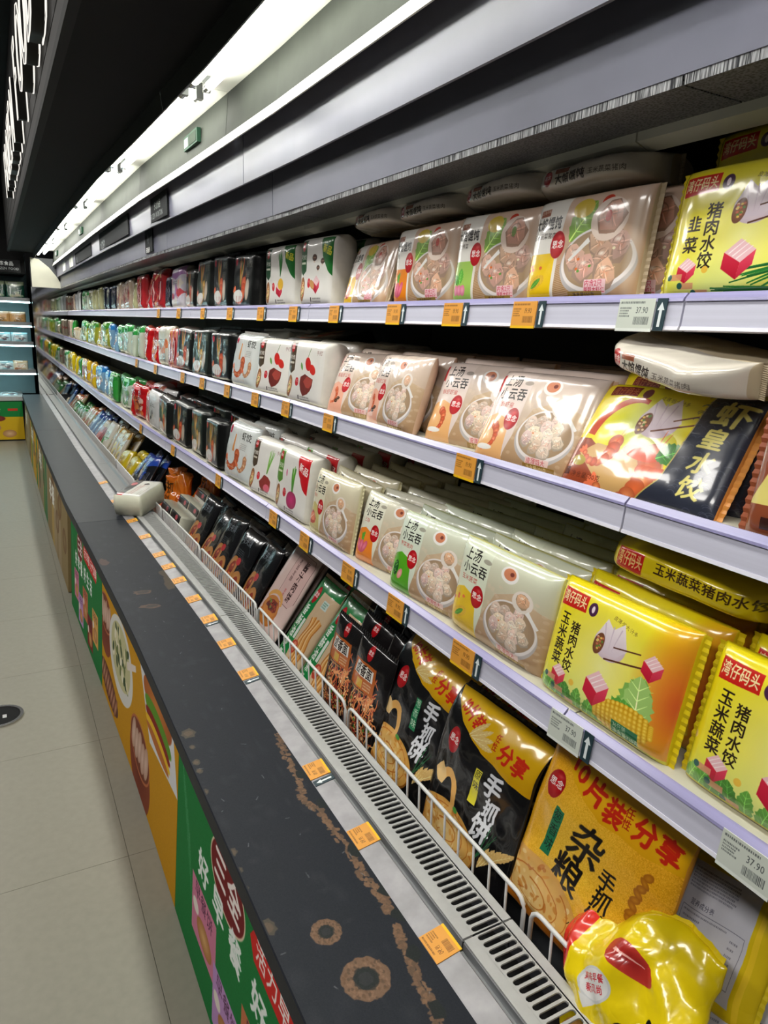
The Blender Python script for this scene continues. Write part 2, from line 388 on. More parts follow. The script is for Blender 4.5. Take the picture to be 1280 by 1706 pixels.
def d_king():
    c = Canvas(460, .72, (236, 210, 24))
    c.glow(.4, .3, .4, .4, (206, 222, 60), .9)
    c.poly([(0, .72), (0, .4), (.14, .4), (.5, .6), (.7, .55), (.66, .72)], (150, 66, 36)); c.poly([(.1, .5), (.2, .42), (.66, .46), (.7, .58), (.5, .7), (.38, .72)], (206, 164, 104))
    c.rect(.1, .03, .2, .07, (120, 30, 24)); c.text('湾仔码头', .105, .035, .062, (190, 120, 70), sx=.78); c.ell(.36, .07, .03, .035, (110, 40, 60)); c.text('皮薄·馅大·汁多', .46, .07, .03, (120, 100, 40), rot=.15)
    c.glow(.5, .25, .22, .18, (226, 226, 200)); m_wonton(c, .52, .24, .2); c.line([(.5, .3), (.8, .2)], .01, (110, 60, 40)); c.line([(.6, .22), (.8, .15)], .008, (110, 60, 40))
    c.arc(.36, .42, .24, .3, 3.3, 4.9, .06, (196, 70, 34), .03); m_shrimp(c, .22, .42, .2, .3); m_shrimp(c, .42, .53, .34, .1, (232, 110, 60))
    c.ell(.5, .44, .12, .04, (222, 84, 40), rot=.15); m_leaf(c, .6, .45, .16, .13, -.5, (60, 130, 40))
    for k in range(4): c.ell(.56 + .04 * k, .54, .05, .035, (226, 110, 50), (204, 80, 36), rot=.3)
    c.ell(.12, .55, .05, .035, (170, 150, 50)); c.rect(.03, .6, .05, .05, (90, 40, 30)); c.text('净含量600克', .1, .62, .04, (90, 40, 26))
    c.poly([(.76, 0), (1, 0), (1, .72), (.55, .72), (.68, .56)], (44, 48, 62)); c.line([(.76, 0), (.68, .56), (.55, .72)], .008, (190, 170, 90))
    for i in range(90):
        x = c.rng.uniform(.72, 1); y = c.rng.uniform(0, .72); c.arc(x, y, .02, .015, 3.2, 6.2, .003, (66, 72, 90), n=5)
    c.text('虾', .8, .05, .17, (226, 214, 120), bold=.03, shear=.15, sx=1.1); c.text('皇水饺', .79, .22, .135, (226, 214, 120), bold=.03, vert=True, shear=.15, gap=1.05)
    return c
def d_dumpbag(tab, pic, corner=None, cornertxt=(230, 220, 60)):
    c = Canvas(320, .86, (234, 231, 226))
    c.poly([(.05, .02), (.25, .02), (.25, .42), (.15, .48), (.05, .42)], tab)
    m_logo(c, .15, .1, .05); c.text('手打水饺', .075, .2, .075, (250, 246, 238), sx=.52, bold=.02); c.rect(.08, .3, .14, .03, (236, 230, 214), alpha=.85)
    c.ell(.35, .58, .05, .062, (206, 40, 50)); c.text('手工', .31, .545, .042, (250, 240, 236))
    c.ell(.13, .66, .075, .16, (190, 130, 70), (150, 96, 56), rot=.15); c.ell(.14, .66, .04, .1, (236, 206, 150), rot=.15)
    for i in range(8): c.ell(.13 + c.rng.uniform(-.03, .03), .66 + c.rng.uniform(-.08, .08), .014, .012, c.rng.choice([(110, 140, 60), (196, 90, 60), (90, 60, 40)]))
    if pic == 'chive':
        m_spray(c, .58, .44, .36, 16, [(40, 110, 50), (60, 140, 60)], .25, -1.57, .02); m_cube(c, .55, .62, .2); c.ell(.6, .55, .09, .08, (240, 190, 60)); 
    elif pic == 'mushroom':
        m_mush(c, .5, .25, .07); m_mush(c, .62, .38, .05); m_mush(c, .75, .3, .06); m_cube(c, .58, .6, .2); c.ell(.45, .6, .08, .05, (206, 150, 90), rot=.6)
    elif pic == 'beef':
        c.poly(rnd_blob(c.rng, .62, .6, .19, .15), (120, 44, 38)); c.poly(rnd_blob(c.rng, .66, .56, .12, .08), (170, 70, 60)); c.ell(.62, .3, .07, .1, (206, 36, 30), rot=-.5); c.ell(.75, .37, .06, .09, (214, 44, 34), rot=-1)
        c.line([(.6, .2), (.66, .08)], .012, (90, 120, 50)); m_leaf(c, .48, .4, .12, .05, -2)
    elif pic == 'celery':
        m_spray(c, .6, .5, .4, 9, [(110, 170, 70), (150, 200, 100)], .3, -1.3, .03); c.poly(rnd_blob(c.rng, .6, .66, .2, .12), (150, 56, 50)); c.ell(.66, .72, .1, .06, (230, 110, 130))
    elif pic == 'radish':
        m_spray(c, .6, .52, .34, 8, [(110, 180, 60), (80, 150, 50)], .28, -1.57, .05); c.ell(.6, .64, .17, .12, (206, 50, 120), (160, 24, 86)); c.ell(.38, .3, .02, .05, (226, 120, 160))
    if corner:
        c.poly([(.68, 0), (1, 0), (1, .5), (.9, .42), (.74, .24)], corner); c.text('新品', .76, .08, .12, cornertxt, bold=.03, rot=.25)
    c.text('手打', .82, .1, .07, (110, 40, 36)) if not corner else None
    c.rect(.4, .765, .03, .06, (60, 50, 50)); c.small(.46, .77, .3, 2, .022, (90, 84, 80))
    return c
def d_shrimpbag(bg, a=(226, 90, 50), veg=True, txt=(120, 124, 110)):
    c = Canvas(256, .9, bg)
    d = tuple(v * .7 + 30 for v in bg)
    c.glow(.4, .5, .5, .5, tuple(min(255, v * 1.6 + 14) for v in bg), .8)
    for k in range(5): c.line([(.2 + .16 * k, .04), (.26 + .15 * k + c.rng.uniform(-.1, .1), .5)], .012, tuple(min(255, v + 60) for v in bg), .002, alpha=.7)
    m_spray(c, .42, .56, .5, 9, [(110, 150, 70), (236, 150, 60), (210, 60, 50), (236, 210, 120)], .28, -1.5, .05)
    m_shrimp(c, .36, .52, .46, .4, a); c.ell(.32, .72, .24, .11, (226, 226, 222)); 
    for i in range(6): c.line([(.2 + .06 * i, .72), (.2 + .06 * i, .86)], .02, (196, 60, 50) if i % 2 else (226, 220, 214), .01)
    c.ell(.76, .6, .1, .19, (224, 214, 200), (180, 166, 150), rot=.1); c.line([(.76, .45), (.76, .74)], .02, (190, 170, 150))
    c.text('虾饺', .66, .1, .14, txt, bold=.02); c.small(.66, .28, .22, 4, .018, txt)
    c.ell(.16, .12, .05, .07, (190, 40, 60))
    return c
def d_pale():
    c = Canvas(256, 1.0, (206, 212, 212))
    c.glow(.6, .4, .6, .6, (230, 230, 226), .8)
    c.ell(.18, .14, .05, .075, (176, 40, 70)); c.text('虾饺', .62, .12, .15, (90, 90, 86), bold=.02)
    c.line([(.4, .2), (.36, .5)], .03, (220, 150, 90), .07); m_shrimp(c, .34, .55, .38, .4, (214, 100, 60)); m_shrimp(c, .7, .62, .26, .2, (216, 150, 110)); c.small(.6, .32, .25, 4, .018, (150, 150, 146))
    c.line([(.12, .76), (.5, .78)], .012, (190, 150, 120)); c.rect(.2, .85, .5, .04, (214, 210, 204))
    return c
def d_handcake(tag, tagtxt):
    c = Canvas(380, 1.15, (16, 16, 18))
    c.poly([(0, 0), (1, 0), (1, .36), (.82, .36), (.5, .31), (.22, .22), (.06, .1)], (230, 184, 14), (214, 160, 8)); c.text('10片装', .14, .03, .13, (206, 44, 20), bold=.03, rot=.25, sx=.85)
    c.text('任性', .57, .13, .06, (190, 50, 18), bold=.02, vert=True); c.text('分享', .66, .15, .14, (206, 44, 20), bold=.04, rot=.1)
    for k in range(4): m_leaf(c, .34 + .02 * k, .26, .2, .045, -.9 + .3 * k, (222, 190, 120))
    m_logo(c, .2, .38, .075)
    for ch, x, y, r in (('手', .62, .37, .18), ('抓', .66, .53, .15), ('饼', .58, .66, .2)): c.text(ch, x, y, r, (236, 238, 244), bold=.035, shear=.25)
    c.rect(.5, .42, .075, .24, tag); c.text(tagtxt, .505, .425, .07, (30, 30, 20) if tag[0] > 150 else (210, 240, 210), vert=True, gap=1.1)
    m_pancake(c, .32, .98, .36, .2)
    c.arc(.26, .74, .1, .14, -2.6, .9, .07, (232, 176, 96), .045); c.poly(rnd_blob(c.rng, .13, .65, .08, .07, 8, .3), (236, 196, 130))
    for k in range(5): m_leaf(c, .74 + .03 * k, 1.0 - .03 * k, .2, .05, -1.2 + .12 * k, (220, 180, 110))
    m_spray(c, .7, .95, .3, 5, [(40, 96, 60)], .3, -1.2, .012); c.ell(.4, .8, .03, .02, (80, 150, 60))
    c.small(.04, .84, .1, 3, .02, (210, 210, 210))
    return c
def d_golden():
    c = Canvas(480, 1.12, (240, 172, 30))
    c.glow(.4, .6, .5, .5, (250, 204, 66), .9); c.noise(9, cell=2)
    c.poly([(0, 0), (1, 0), (1, .3), (.8, .34), (.5, .33), (.25, .25), (.1, .1)], (240, 192, 18), (232, 168, 12))
    for i, (ch, s) in enumerate((('1', .15), ('0', .15), ('片', .15), ('装', .15))): c.text(ch, .2 + (.07 if i == 1 else .0) + (.15 + .14 * (i - 2) if i > 1 else 0), .06 + .035 * i, s, (204, 40, 18), bold=.035, rot=.12)
    c.text('任性', .62, .17, .06, (190, 50, 18), bold=.02, vert=True); c.text('分享', .69, .17, .145, (204, 40, 18), bold=.04)
    m_logo(c, .13, .34, .07); c.text('杂', .36, .38, .25, (26, 20, 14), bold=.018, shear=.15); c.text('粮', .31, .6, .22, (26, 20, 14), bold=.018, shear=.15)
    for ch, x, y in (('手', .6, .52), ('抓', .6, .62), ('饼', .58, .73)): c.text(ch, x, y, .12, (30, 24, 18), bold=.015, shear=.2)
    c.poly([(.2, .44), (.28, .44), (.27, .7), (.19, .7)], (30, 120, 80)); c.text('葱香味', .2, .45, .075, (20, 50, 34), vert=True, gap=1.05)
    for k in range(16): c.ell(.86 - .04 * math.sin(k * .3), .4 + .035 * k, .03, .018, (206, 136, 30), (170, 100, 20), rot=.5 if k % 2 else -.5)
    m_pancake(c, .2, .96, .36, .22); c.text('小米入饼', .5, .9, .06, (70, 40, 14), vert=False, rot=.25); c.rect(0, 1.06, 1, .06, (206, 120, 30))
    return c
def d_noodle():
    c = Canvas(300, 1.1, (20, 17, 18))
    m_noodles(c, .12, .55, .76, .5, [(196, 96, 60), (226, 150, 90), (150, 56, 40), (214, 120, 70), (240, 190, 130)], 190, .02)
    for k in range(14): c.ell(c.rng.uniform(.2, .85), c.rng.uniform(.6, 1.02), .025, .018, c.rng.choice([(206, 40, 34), (90, 150, 60), (240, 220, 170)]))
    m_noodles(c, .5, .3, .2, .3, [(206, 110, 70), (226, 150, 90), (160, 60, 40)], 50, .022)
    m_logo(c, .42, .09, .075); c.poly([(.06, .22), (.68, .2), (.7, .52), (.08, .52)], (190, 96, 30)); c.rect(.13, .24, .5, .13, (240, 236, 226)); c.text('卤香面', .14, .235, .14, (40, 24, 18), bold=.02, sx=1.1)
    c.rect(.25, .4, .16, .1, (206, 160, 40)); c.small(.44, .41, .2, 3, .02, (240, 210, 160)); c.small(.1, .53, .5, 1, .02, (230, 170, 90))
    return c
def d_dough():
    c = Canvas(300, 1.25, (214, 186, 150))
    c.rect(0, 0, .42, 1.25, (24, 132, 64)); c.rect(0, 0, 1, .16, (24, 132, 64)); c.rect(.05, .02, .9, .04, (14, 96, 46))
    m_logo(c, .24, .26, .1); c.text('香酥油条', .12, .42, .17, (240, 246, 236), bold=.025, vert=True, gap=1.0); c.rect(.32, .6, .08, .3, (250, 250, 246), alpha=.9)
    for k in range(3):
        pts = [(.62 + .1 * k + .03 * math.sin(i * .9 + k), .5 + .07 * i) for i in range(11)]
        c.line(pts, .15, (190, 120, 50)); c.line(pts, .09, (226, 164, 90)); c.line([(a - .02, b) for a, b in pts], .03, (240, 200, 140))
    m_food(c, .52, .98, .12, 'meat'); c.rect(.6, .24, .22, .12, (206, 222, 214)); c.small(.62, .26, .18, 3, .018, (60, 130, 100)); c.rect(.12, 1.12, .12, .09, (226, 240, 226))
    return c
def d_pie():
    c = Canvas(300, 1.3, (232, 204, 196))
    c.poly([(.38, .06), (.9, .06), (.96, .14), (.96, .72), (.88, .8), (.44, .8), (.36, .72), (.36, .12)], (226, 190, 184)); 
    for a, b in (((.38, .06), (.9, .06)), ((.9, .06), (.96, .14)), ((.96, .14), (.96, .72)), ((.36, .12), (.36, .72)), ((.44, .8), (.88, .8))): c.line([a, b], .008, (120, 84, 80))
    c.text('酱汁肉饼', .66, .12, .16, (60, 34, 34), bold=.02, vert=True); c.text('老面发酵', .46, .14, .09, (90, 60, 58), vert=True); c.text('浓香', .5, .6, .07, (206, 60, 60), vert=True)
    for y in (1.08, .98): c.ell(.42, y, .3, .14, (226, 160, 80), (190, 110, 44))
    c.ell(.42, .93, .27, .15, (206, 130, 60)); c.poly(rnd_blob(c.rng, .44, .92, .2, .09, 14, .2), (130, 50, 34)); 
    for k in range(16): c.ell(.44 + c.rng.uniform(-.16, .16), .92 + c.rng.uniform(-.06, .06), .025, .02, c.rng.choice([(170, 70, 46), (96, 36, 28), (120, 150, 60)]))
    c.arc(.42, .88, .27, .16, 3.3, 6.1, .07, (232, 172, 92), .05)
    return c
def d_pieblack():
    c = Canvas(240, 1.3, (18, 19, 22))
    for x, y in ((.3, .82), (.68, 1.0)):
        c.ell(x, y, .23, .29, (226, 176, 110), (186, 124, 64), rot=.5); c.ell(x + .02, y - .03, .11, .17, (150, 60, 40), rot=.5)
        for k in range(8): c.ell(x + c.rng.uniform(-.08, .1), y + c.rng.uniform(-.14, .1), .03, .025, c.rng.choice([(190, 70, 50), (110, 40, 30), (220, 130, 80)]))
    c.ell(.5, .6, .1, .07, (200, 56, 60)); c.text('肉夹馍', .2, .12, .17, (110, 116, 122), bold=.02); c.small(.2, .4, .5, 4, .02, (90, 96, 100)); c.arc(.5, .45, .32, .2, 3.2, 6.2, .012, (70, 80, 84))
    return c
def d_crumple():
    c = Canvas(480, 1.0, (236, 208, 14))
    c.poly([(0, 0), (.16, 0), (.2, .3), (.14, .55), (0, .62)], (220, 40, 22)); c.line([(0, .62), (.14, .55)], .03, (244, 220, 30))
    c.ell(.42, .5, .13, .1, (206, 206, 206)); c.ell(.42, .5, .115, .085, (226, 224, 222)); c.poly([(.3, .56), (.42, .6), (.34, .64)], (220, 218, 216)); c.text('美味早餐', .33, .44, .052, (200, 50, 60), bold=.02, sx=.9); c.text('新风尚', .345, .5, .052, (200, 50, 60), bold=.02)
    c.ell(.6, .3, .18, .08, (150, 28, 28), (190, 56, 46), rot=.5); c.line([(.5, .26), (.7, .32)], .02, (236, 170, 160), .005)
    m_pancake(c, .35, .95, .3, .22)
    for x, y, rx, ry, r in ((.62, .72, .09, .045, .5), (.74, .64, .028, .085, .2), (.82, .62, .025, .08, -.2), (.76, .84, .1, .06, -.2), (.7, .95, .05, .1, .3), (.85, .95, .04, .11, -.3)): c.ell(x, y, rx, ry, (24, 22, 20), rot=r)
    return c
def d_backlabel():
    c = Canvas(380, .9, (220, 190, 22))
    c.poly([(.1, .06), (.8, .06), (.8, .82), (.1, .82)], (196, 196, 206)); c.rect(.84, 0, .05, .9, (236, 200, 40))
    c.small(.14, .1, .62, 7, .013, (110, 110, 126)); c.text('营养成分表', .2, .31, .05, (80, 80, 96)); c.small(.16, .4, .58, 1, .013, (110, 110, 126))
    for a, b in (((.14, .38), (.76, .38)), ((.14, .72), (.76, .72)), ((.14, .38), (.14, .72)), ((.76, .38), (.76, .72))): c.line([a, b], .004, (100, 100, 116))
    for k in range(6): c.small(.17, .44 + .045 * k, .2, 1, .014, (110, 110, 126)); c.small(.64, .44 + .045 * k, .07, 1, .014, (110, 110, 126))
    return c
def d_tray(bg, acc, acc2, seed):
    """generic bag print for the packs far down the run"""
    c = Canvas(128, 1.1, bg); g = c.rng = random.Random(seed)
    c.poly([(0, 0), (1, 0), (1, .22), (.5, .34), (0, .22)], acc)
    c.rect(.15, .06, .5, .1, tuple(min(255, v + 150) for v in acc), alpha=.8)
    for k in range(9): c.poly(rnd_blob(g, g.uniform(.2, .8), g.uniform(.45, .95), g.uniform(.08, .2), g.uniform(.08, .16), 8, .3), g.choice([acc, acc2, acc2, tuple(v * .7 for v in bg), (232, 222, 206)]), alpha=.85)
    for k in range(3): c.line([(g.uniform(.1, .9), g.uniform(.3, .6)), (g.uniform(.1, .9), g.uniform(.6, 1))], .03, tuple(min(255, v * 1.3 + 20) for v in acc2), .01)
    c.small(.2, .38, .5, 2, .03, tuple(v * .4 for v in bg))
    return c
def d_stripes(bg, acc, acc2, seed):
    c = Canvas(128, 1.1, bg); g = c.rng = random.Random(seed)
    for k in range(5): c.line([(.5 + g.uniform(-.3, .3), 0), (.5 + g.uniform(-.5, .5), .55), (.5 + g.uniform(-.3, .3), 1.1)], .1, g.choice([acc, acc2]), .05, alpha=.8)
    for sx_ in (.28, .75): c.ell(sx_, .6, .15, .34, acc, tuple(v * .7 for v in acc)); c.line([(sx_, .35), (sx_, .85)], .05, (240, 226, 220))
    return c
def d_tag(kind):
    c = Canvas(160, .62, (224, 156, 62) if kind == 'orange' else (206, 212, 202))
    k = (110, 66, 20) if kind == 'orange' else (70, 76, 76)
    c.small(.05, .05, .8, 1, .04, k); c.small(.05, .16, .3, 4, .03, k); c.text('37.90' if kind != 'orange' else '19.90', .5, .13, .17, k, sx=.9)
    x = .48
    while x < .9: w = c.rng.choice([.008, .016]); c.rect(x, .34, w, .15, k); x += w + .012
    c.rect(0, .56, 1, .06, (240, 190, 20) if kind == 'orange' else (226, 230, 224))
    return c
def d_arrow():
    c = Canvas(64, 2.6, (36, 58, 66))
    c.poly([(.5, .3), (.86, .95), (.64, .95), (.64, 2.3), (.36, 2.3), (.36, .95), (.14, .95)], (226, 234, 236))
    return c
# --- posters on the front of the run
def p_green():
    c = Canvas(640, .44, (20, 124, 58)); c.noise(3)
    c.ell(.335, .08, .095, .066, (230, 210, 180)); c.ell(.335, .08, .09, .061, (120, 26, 30)); c.text('三全', .262, .043, .074, (250, 240, 236), bold=.03)
    c.text('好早餐', .165, .13, .072, (244, 250, 246), bold=.035, gap=1.3); c.text('好生活', .465, .12, .072, (244, 250, 246), bold=.035, gap=1.3)
    c.poly([(.47, .035), (.84, .035), (.86, .065), (.84, .095), (.47, .095), (.45, .065)], (214, 40, 36)); c.text('活力早餐 元气满满', .475, .042, .045, (255, 244, 240), bold=.015)
    for i, col in enumerate(((214, 130, 160), (196, 150, 206), (206, 120, 80), (130, 40, 36), (226, 170, 90))):
        x = .13 + .15 * i; y = .22 + .07 * (i % 2); c.poly([(x, y), (x + .16, y - .01), (x + .165, y + .12), (x + .005, y + .13)], col); c.text('早餐饼', x + .02, y, .04, (70, 30, 60)); c.ell(x + .09, y + .085, .05, .028, (226, 180, 120), (180, 120, 70)); c.ell(x + .03, y + .06, .02, .015, (240, 230, 220))
    for i in range(8): c.line([(.03 + .01 * i, .02 + .02 * i), (.05 + .012 * i, .1 + .03 * i)], .0015, (120, 190, 140), .001)
    return c
def p_yellow():
    c = Canvas(640, .44, (206, 148, 12)); c.noise(3)
    def bowlp(x, y, r):
        c.ell(x, y + .02, r, r * .95, (110, 44, 28), (140, 66, 40)); c.ell(x, y - r * .25, r * .95, r * .62, (190, 110, 70)); c.ell(x, y - r * .25, r * .9, r * .56, (120, 60, 40))
        for k in range(5): c.ell(x - r * .6 + r * .3 * k, y - r * .28 + .01 * (k % 2), r * .2, r * .42, (226, 196, 180), (190, 150, 130), rot=.3)
    bowlp(.07, .15, .11); bowlp(.6, .33, .13)
    c.ell(.32, .17, .18, .13, (222, 220, 214)); c.ell(.32, .16, .145, .1, (200, 196, 150))
    for k in range(34): c.ell(.32 + c.rng.uniform(-.11, .11), .16 + c.rng.uniform(-.07, .07), .02, .012, c.rng.choice([(222, 214, 176), (60, 80, 50), (236, 230, 206), (120, 130, 80)]), rot=c.rng.random() * 3)
    c.line([(.42, .14), (.54, .09)], .025, (226, 214, 206), .018)
    c.ell(.13, .36, .16, .055, (100, 56, 44), rot=.12)
    for k in range(8): c.ell(.01 + .034 * k, .345 + .005 * k, .014, .05, (206, 160, 130), (140, 84, 60), rot=.6)
    c.poly([(.58, .02), (.94, .0), (1.0, .16), (.72, .2)], (222, 222, 226))
    c.ell(.79, .06, .15, .05, (206, 130, 60), (170, 90, 40), rot=-.05); c.ell(.8, .1, .14, .03, (96, 150, 40)); c.ell(.8, .125, .13, .022, (140, 30, 26)); c.ell(.8, .145, .13, .02, (236, 190, 40)); c.ell(.8, .16, .12, .015, (190, 110, 50))
    return c
def p_misc(seed, cols):
    c = Canvas(256, .5, cols[0]); g = c.rng = random.Random(seed)
    for k in range(4): x = g.uniform(0, .9); c.poly([(x, 0), (x + .12, 0), (x + .2, .5), (x + .05, .5)], g.choice(cols), alpha=.8)
    for k in range(6): c.ell(g.random(), g.uniform(.1, .4), .08, .07, g.choice(cols), (120, 90, 60))
    c.text('早餐', .1, .1, .15, (240, 240, 230), bold=.03)
    return c
def p_far():
    c = Canvas(320, .5, (214, 176, 30)); c.rect(0, 0, 1, .2, (24, 130, 60)); c.text('美味 好早餐', .35, .06, .08, (240, 248, 240), bold=.03); c.rect(.85, .09, .1, .03, (210, 60, 40))
    for k in range(4): c.ell(.25 + .16 * k, .22, .09, .04, (150, 60, 50), (110, 40, 36))
    for x, y in ((.2, .36), (.45, .4), (.7, .34), (.85, .42)): c.ell(x, y, .07, .05, (226, 190, 150), (180, 130, 80))
    return c

# ------------------------------------------------------------------ materials
def mat_new(name):
    m = bpy.data.materials.new(name); m.use_nodes = True
    return m, m.node_tree, m.node_tree.nodes['Principled BSDF']
def srgb(c):
    return tuple(((v / 255) / 12.92 if v / 255 < .04045 else ((v / 255 + .055) / 1.055) ** 2.4) for v in c) + (1,)
def add_bump(nt, b, scale, strength, dist=.002, stretch=None, detail=3.0, coord='Object'):
    tc = nt.nodes.new('ShaderNodeTexCoord'); n = nt.nodes.new('ShaderNodeTexNoise'); bp = nt.nodes.new('ShaderNodeBump')
    n.inputs['Scale'].default_value = scale; n.inputs['Detail'].default_value = detail
    bp.inputs['Strength'].default_value = strength; bp.inputs['Distance'].default_value = dist
    src = tc.outputs[coord]
    if stretch:
        mp = nt.nodes.new('ShaderNodeMapping'); mp.inputs['Scale'].default_value = stretch
        nt.links.new(src, mp.inputs[0]); src = mp.outputs[0]
    nt.links.new(src, n.inputs['Vector']); nt.links.new(n.outputs['Fac'], bp.inputs['Height']); nt.links.new(bp.outputs[0], b.inputs['Normal'])
    return n, src
def plain(name, col, rough=.5, metal=0.0, var=.06, scale=6.0, bump=0.0, bscale=60.0, stretch=None, spec=.5):
    """flat colour with a little noise in it"""
    m, nt, b = mat_new(name)
    b.inputs['Roughness'].default_value = rough; b.inputs['Metallic'].default_value = metal; b.inputs['Specular IOR Level'].default_value = spec
    tc = nt.nodes.new('ShaderNodeTexCoord'); n = nt.nodes.new('ShaderNodeTexNoise'); r = nt.nodes.new('ShaderNodeValToRGB')
    n.inputs['Scale'].default_value = scale; n.inputs['Detail'].default_value = 5
    src = tc.outputs['Object']
    if stretch:
        mp = nt.nodes.new('ShaderNodeMapping'); mp.inputs['Scale'].default_value = stretch
        nt.links.new(src, mp.inputs[0]); src = mp.outputs[0]
    nt.links.new(src, n.inputs['Vector'])
    c = srgb(col)
    r.color_ramp.elements[0].position = .3; r.color_ramp.elements[1].position = .7
    r.color_ramp.elements[0].color = tuple(v * (1 - var) for v in c[:3]) + (1,)
    r.color_ramp.elements[1].color = tuple(min(1, v * (1 + var)) for v in c[:3]) + (1,)
    nt.links.new(n.outputs['Fac'], r.inputs[0]); nt.links.new(r.outputs[0], b.inputs['Base Color'])
    if bump: add_bump(nt, b, bscale, bump)
    return m
def film(name, img, rough=.2, bump=.5, bscale=9.0):
    """printed plastic film: the print drawn above on glossy, slightly creased foil"""
    m, nt, b = mat_new(name)
    t = nt.nodes.new('ShaderNodeTexImage'); t.image = img; t.extension = 'EXTEND'
    nt.links.new(t.outputs[0], b.inputs['Base Color'])
    b.inputs['Roughness'].default_value = rough; b.inputs['Specular IOR Level'].default_value = .6
    if bump:
        b.inputs['Coat Weight'].default_value = .7; b.inputs['Coat Roughness'].default_value = .06
        n, src = add_bump(nt, b, bscale, bump, .004, detail=2.0)
        n.inputs['Distortion'].default_value = 1.2
        # sharp folds: ridges of a second, stretched noise
        r2 = nt.nodes.new('ShaderNodeTexNoise'); r2.inputs['Scale'].default_value = bscale * .55; r2.inputs['Detail'].default_value = 1.0; r2.inputs['Distortion'].default_value = 2.0
        s_ = nt.nodes.new('ShaderNodeMath'); s_.operation = 'SUBTRACT'; s_.inputs[1].default_value = .5
        a_ = nt.nodes.new('ShaderNodeMath'); a_.operation = 'ABSOLUTE'; p_ = nt.nodes.new('ShaderNodeMath'); p_.operation = 'MULTIPLY_ADD'; p_.inputs[1].default_value = 2.4
        bp = [q for q in nt.nodes if q.bl_idname == 'ShaderNodeBump'][0]
        nt.links.new(src, r2.inputs['Vector']); nt.links.new(r2.outputs['Fac'], s_.inputs[0]); nt.links.new(s_.outputs[0], a_.inputs[0]); nt.links.new(a_.outputs[0], p_.inputs[0])
        nt.links.new(n.outputs['Fac'], p_.inputs[2]); nt.links.new(p_.outputs[0], bp.inputs['Height']); nt.links.new(bp.outputs[0], b.inputs['Coat Normal'])
    return m
def printed(name, img, rough=.4, spec=.3):
    m = film(name, img, rough, 0); m.node_tree.nodes['Principled BSDF'].inputs['Specular IOR Level'].default_value = spec; return m
def glow(name, col, power):
    m = bpy.data.materials.new(name); m.use_nodes = True; nt = m.node_tree
    nt.nodes.remove(nt.nodes['Principled BSDF']); e = nt.nodes.new('ShaderNodeEmission')
    e.inputs[0].default_value = col + (1,); e.inputs[1].default_value = power
    nt.links.new(e.outputs[0], nt.nodes['Material Output'].inputs[0]); return m

M = {}
M['tile'] = plain('floor_tile', (131, 128, 114), .42, var=.05, scale=40, bump=.05, bscale=200)
M['grout'] = plain('grout', (104, 101, 92), .8)
M['black'] = plain('black_paint', (8, 8, 9), .7, var=.2, spec=.2)
M['soffit'] = plain('dark_soffit', (5, 5, 5), .8, var=.2, spec=.15)
M['plank'] = plain('dark_wood', (20, 16, 13), .75, var=.25, scale=12, stretch=(1, .1, 3))
M['wall'] = plain('dark_wall', (40, 42, 44), .7)
M['steel'] = plain('grey_steel', (150, 152, 154), .38, .55, var=.06, scale=30, bump=.04, bscale=200, stretch=(1, .08, 1))
M['dullsteel'] = plain('worn_steel', (150, 148, 152), .42, .25, var=.16, scale=26)
M['plate'] = plain('pale_grey_metal', (186, 187, 186), .36, .15, var=.05, scale=40)
M['void'] = plain('dark_duct', (8, 8, 9), .9)
M['case'] = plain('case_grey', (70, 72, 76), .5)
M['inner'] = plain('inner_panel', (66, 64, 58), .55)
M['deck'] = plain('shelf_deck', (190, 186, 170), .45)
M['railface'] = plain('price_rail_plastic', (206, 206, 224), .3, var=.05, scale=14, stretch=(1, .05, 12))
M['raillip'] = plain('violet_lip_plastic', (148, 144, 186), .22, var=.12, scale=10, stretch=(1, .05, 20))
M['railedge'] = plain('rail_edge', (214, 212, 224), .3)
M['trough'] = plain('white_trough', (226, 226, 214), .5)
M['reflector'] = plain('reflector_grey', (47, 50, 45), .7, var=.12, scale=9, spec=.06)
M['lip'] = plain('white_lip', (222, 222, 212), .45)
M['board'] = plain('air_board', (110, 110, 126), .34, var=.05, scale=8)
M['bevel'] = plain('dark_bevel', (52, 56, 54), .4)
M['holder'] = plain('lamp_holder', (96, 100, 98), .45)
M['wire'] = plain('white_coated_wire', (216, 216, 214), .35, var=.04)
M['chrome'] = plain('chrome', (200, 200, 200), .18, .9)
M['cheek'] = plain('cream_panel', (206, 204, 186), .5)
M['tube'] = glow('fluorescent_tube', (1.0, 1.0, .93), TUBE_POWER)
M['strip'] = glow('cyan_strip', (.62, .96, 1.0), 9.0)
M['halo'] = glow('letter_edge_light', (1.0, .95, .86), 1.0)
M['aislelamp'] = glow('aisle_lamp_diffuser', (1, .97, .92), 2.0)
M['letter'] = plain('letter_face', (30, 29, 28), .5)
m, nt, b = mat_new('dark_mirror'); b.inputs['Base Color'].default_value = (.62, .64, .62, 1); b.inputs['Metallic'].default_value = 1; b.inputs['Roughness'].default_value = .04
add_bump(nt, b, 3, .05, .004); M['mirror'] = m
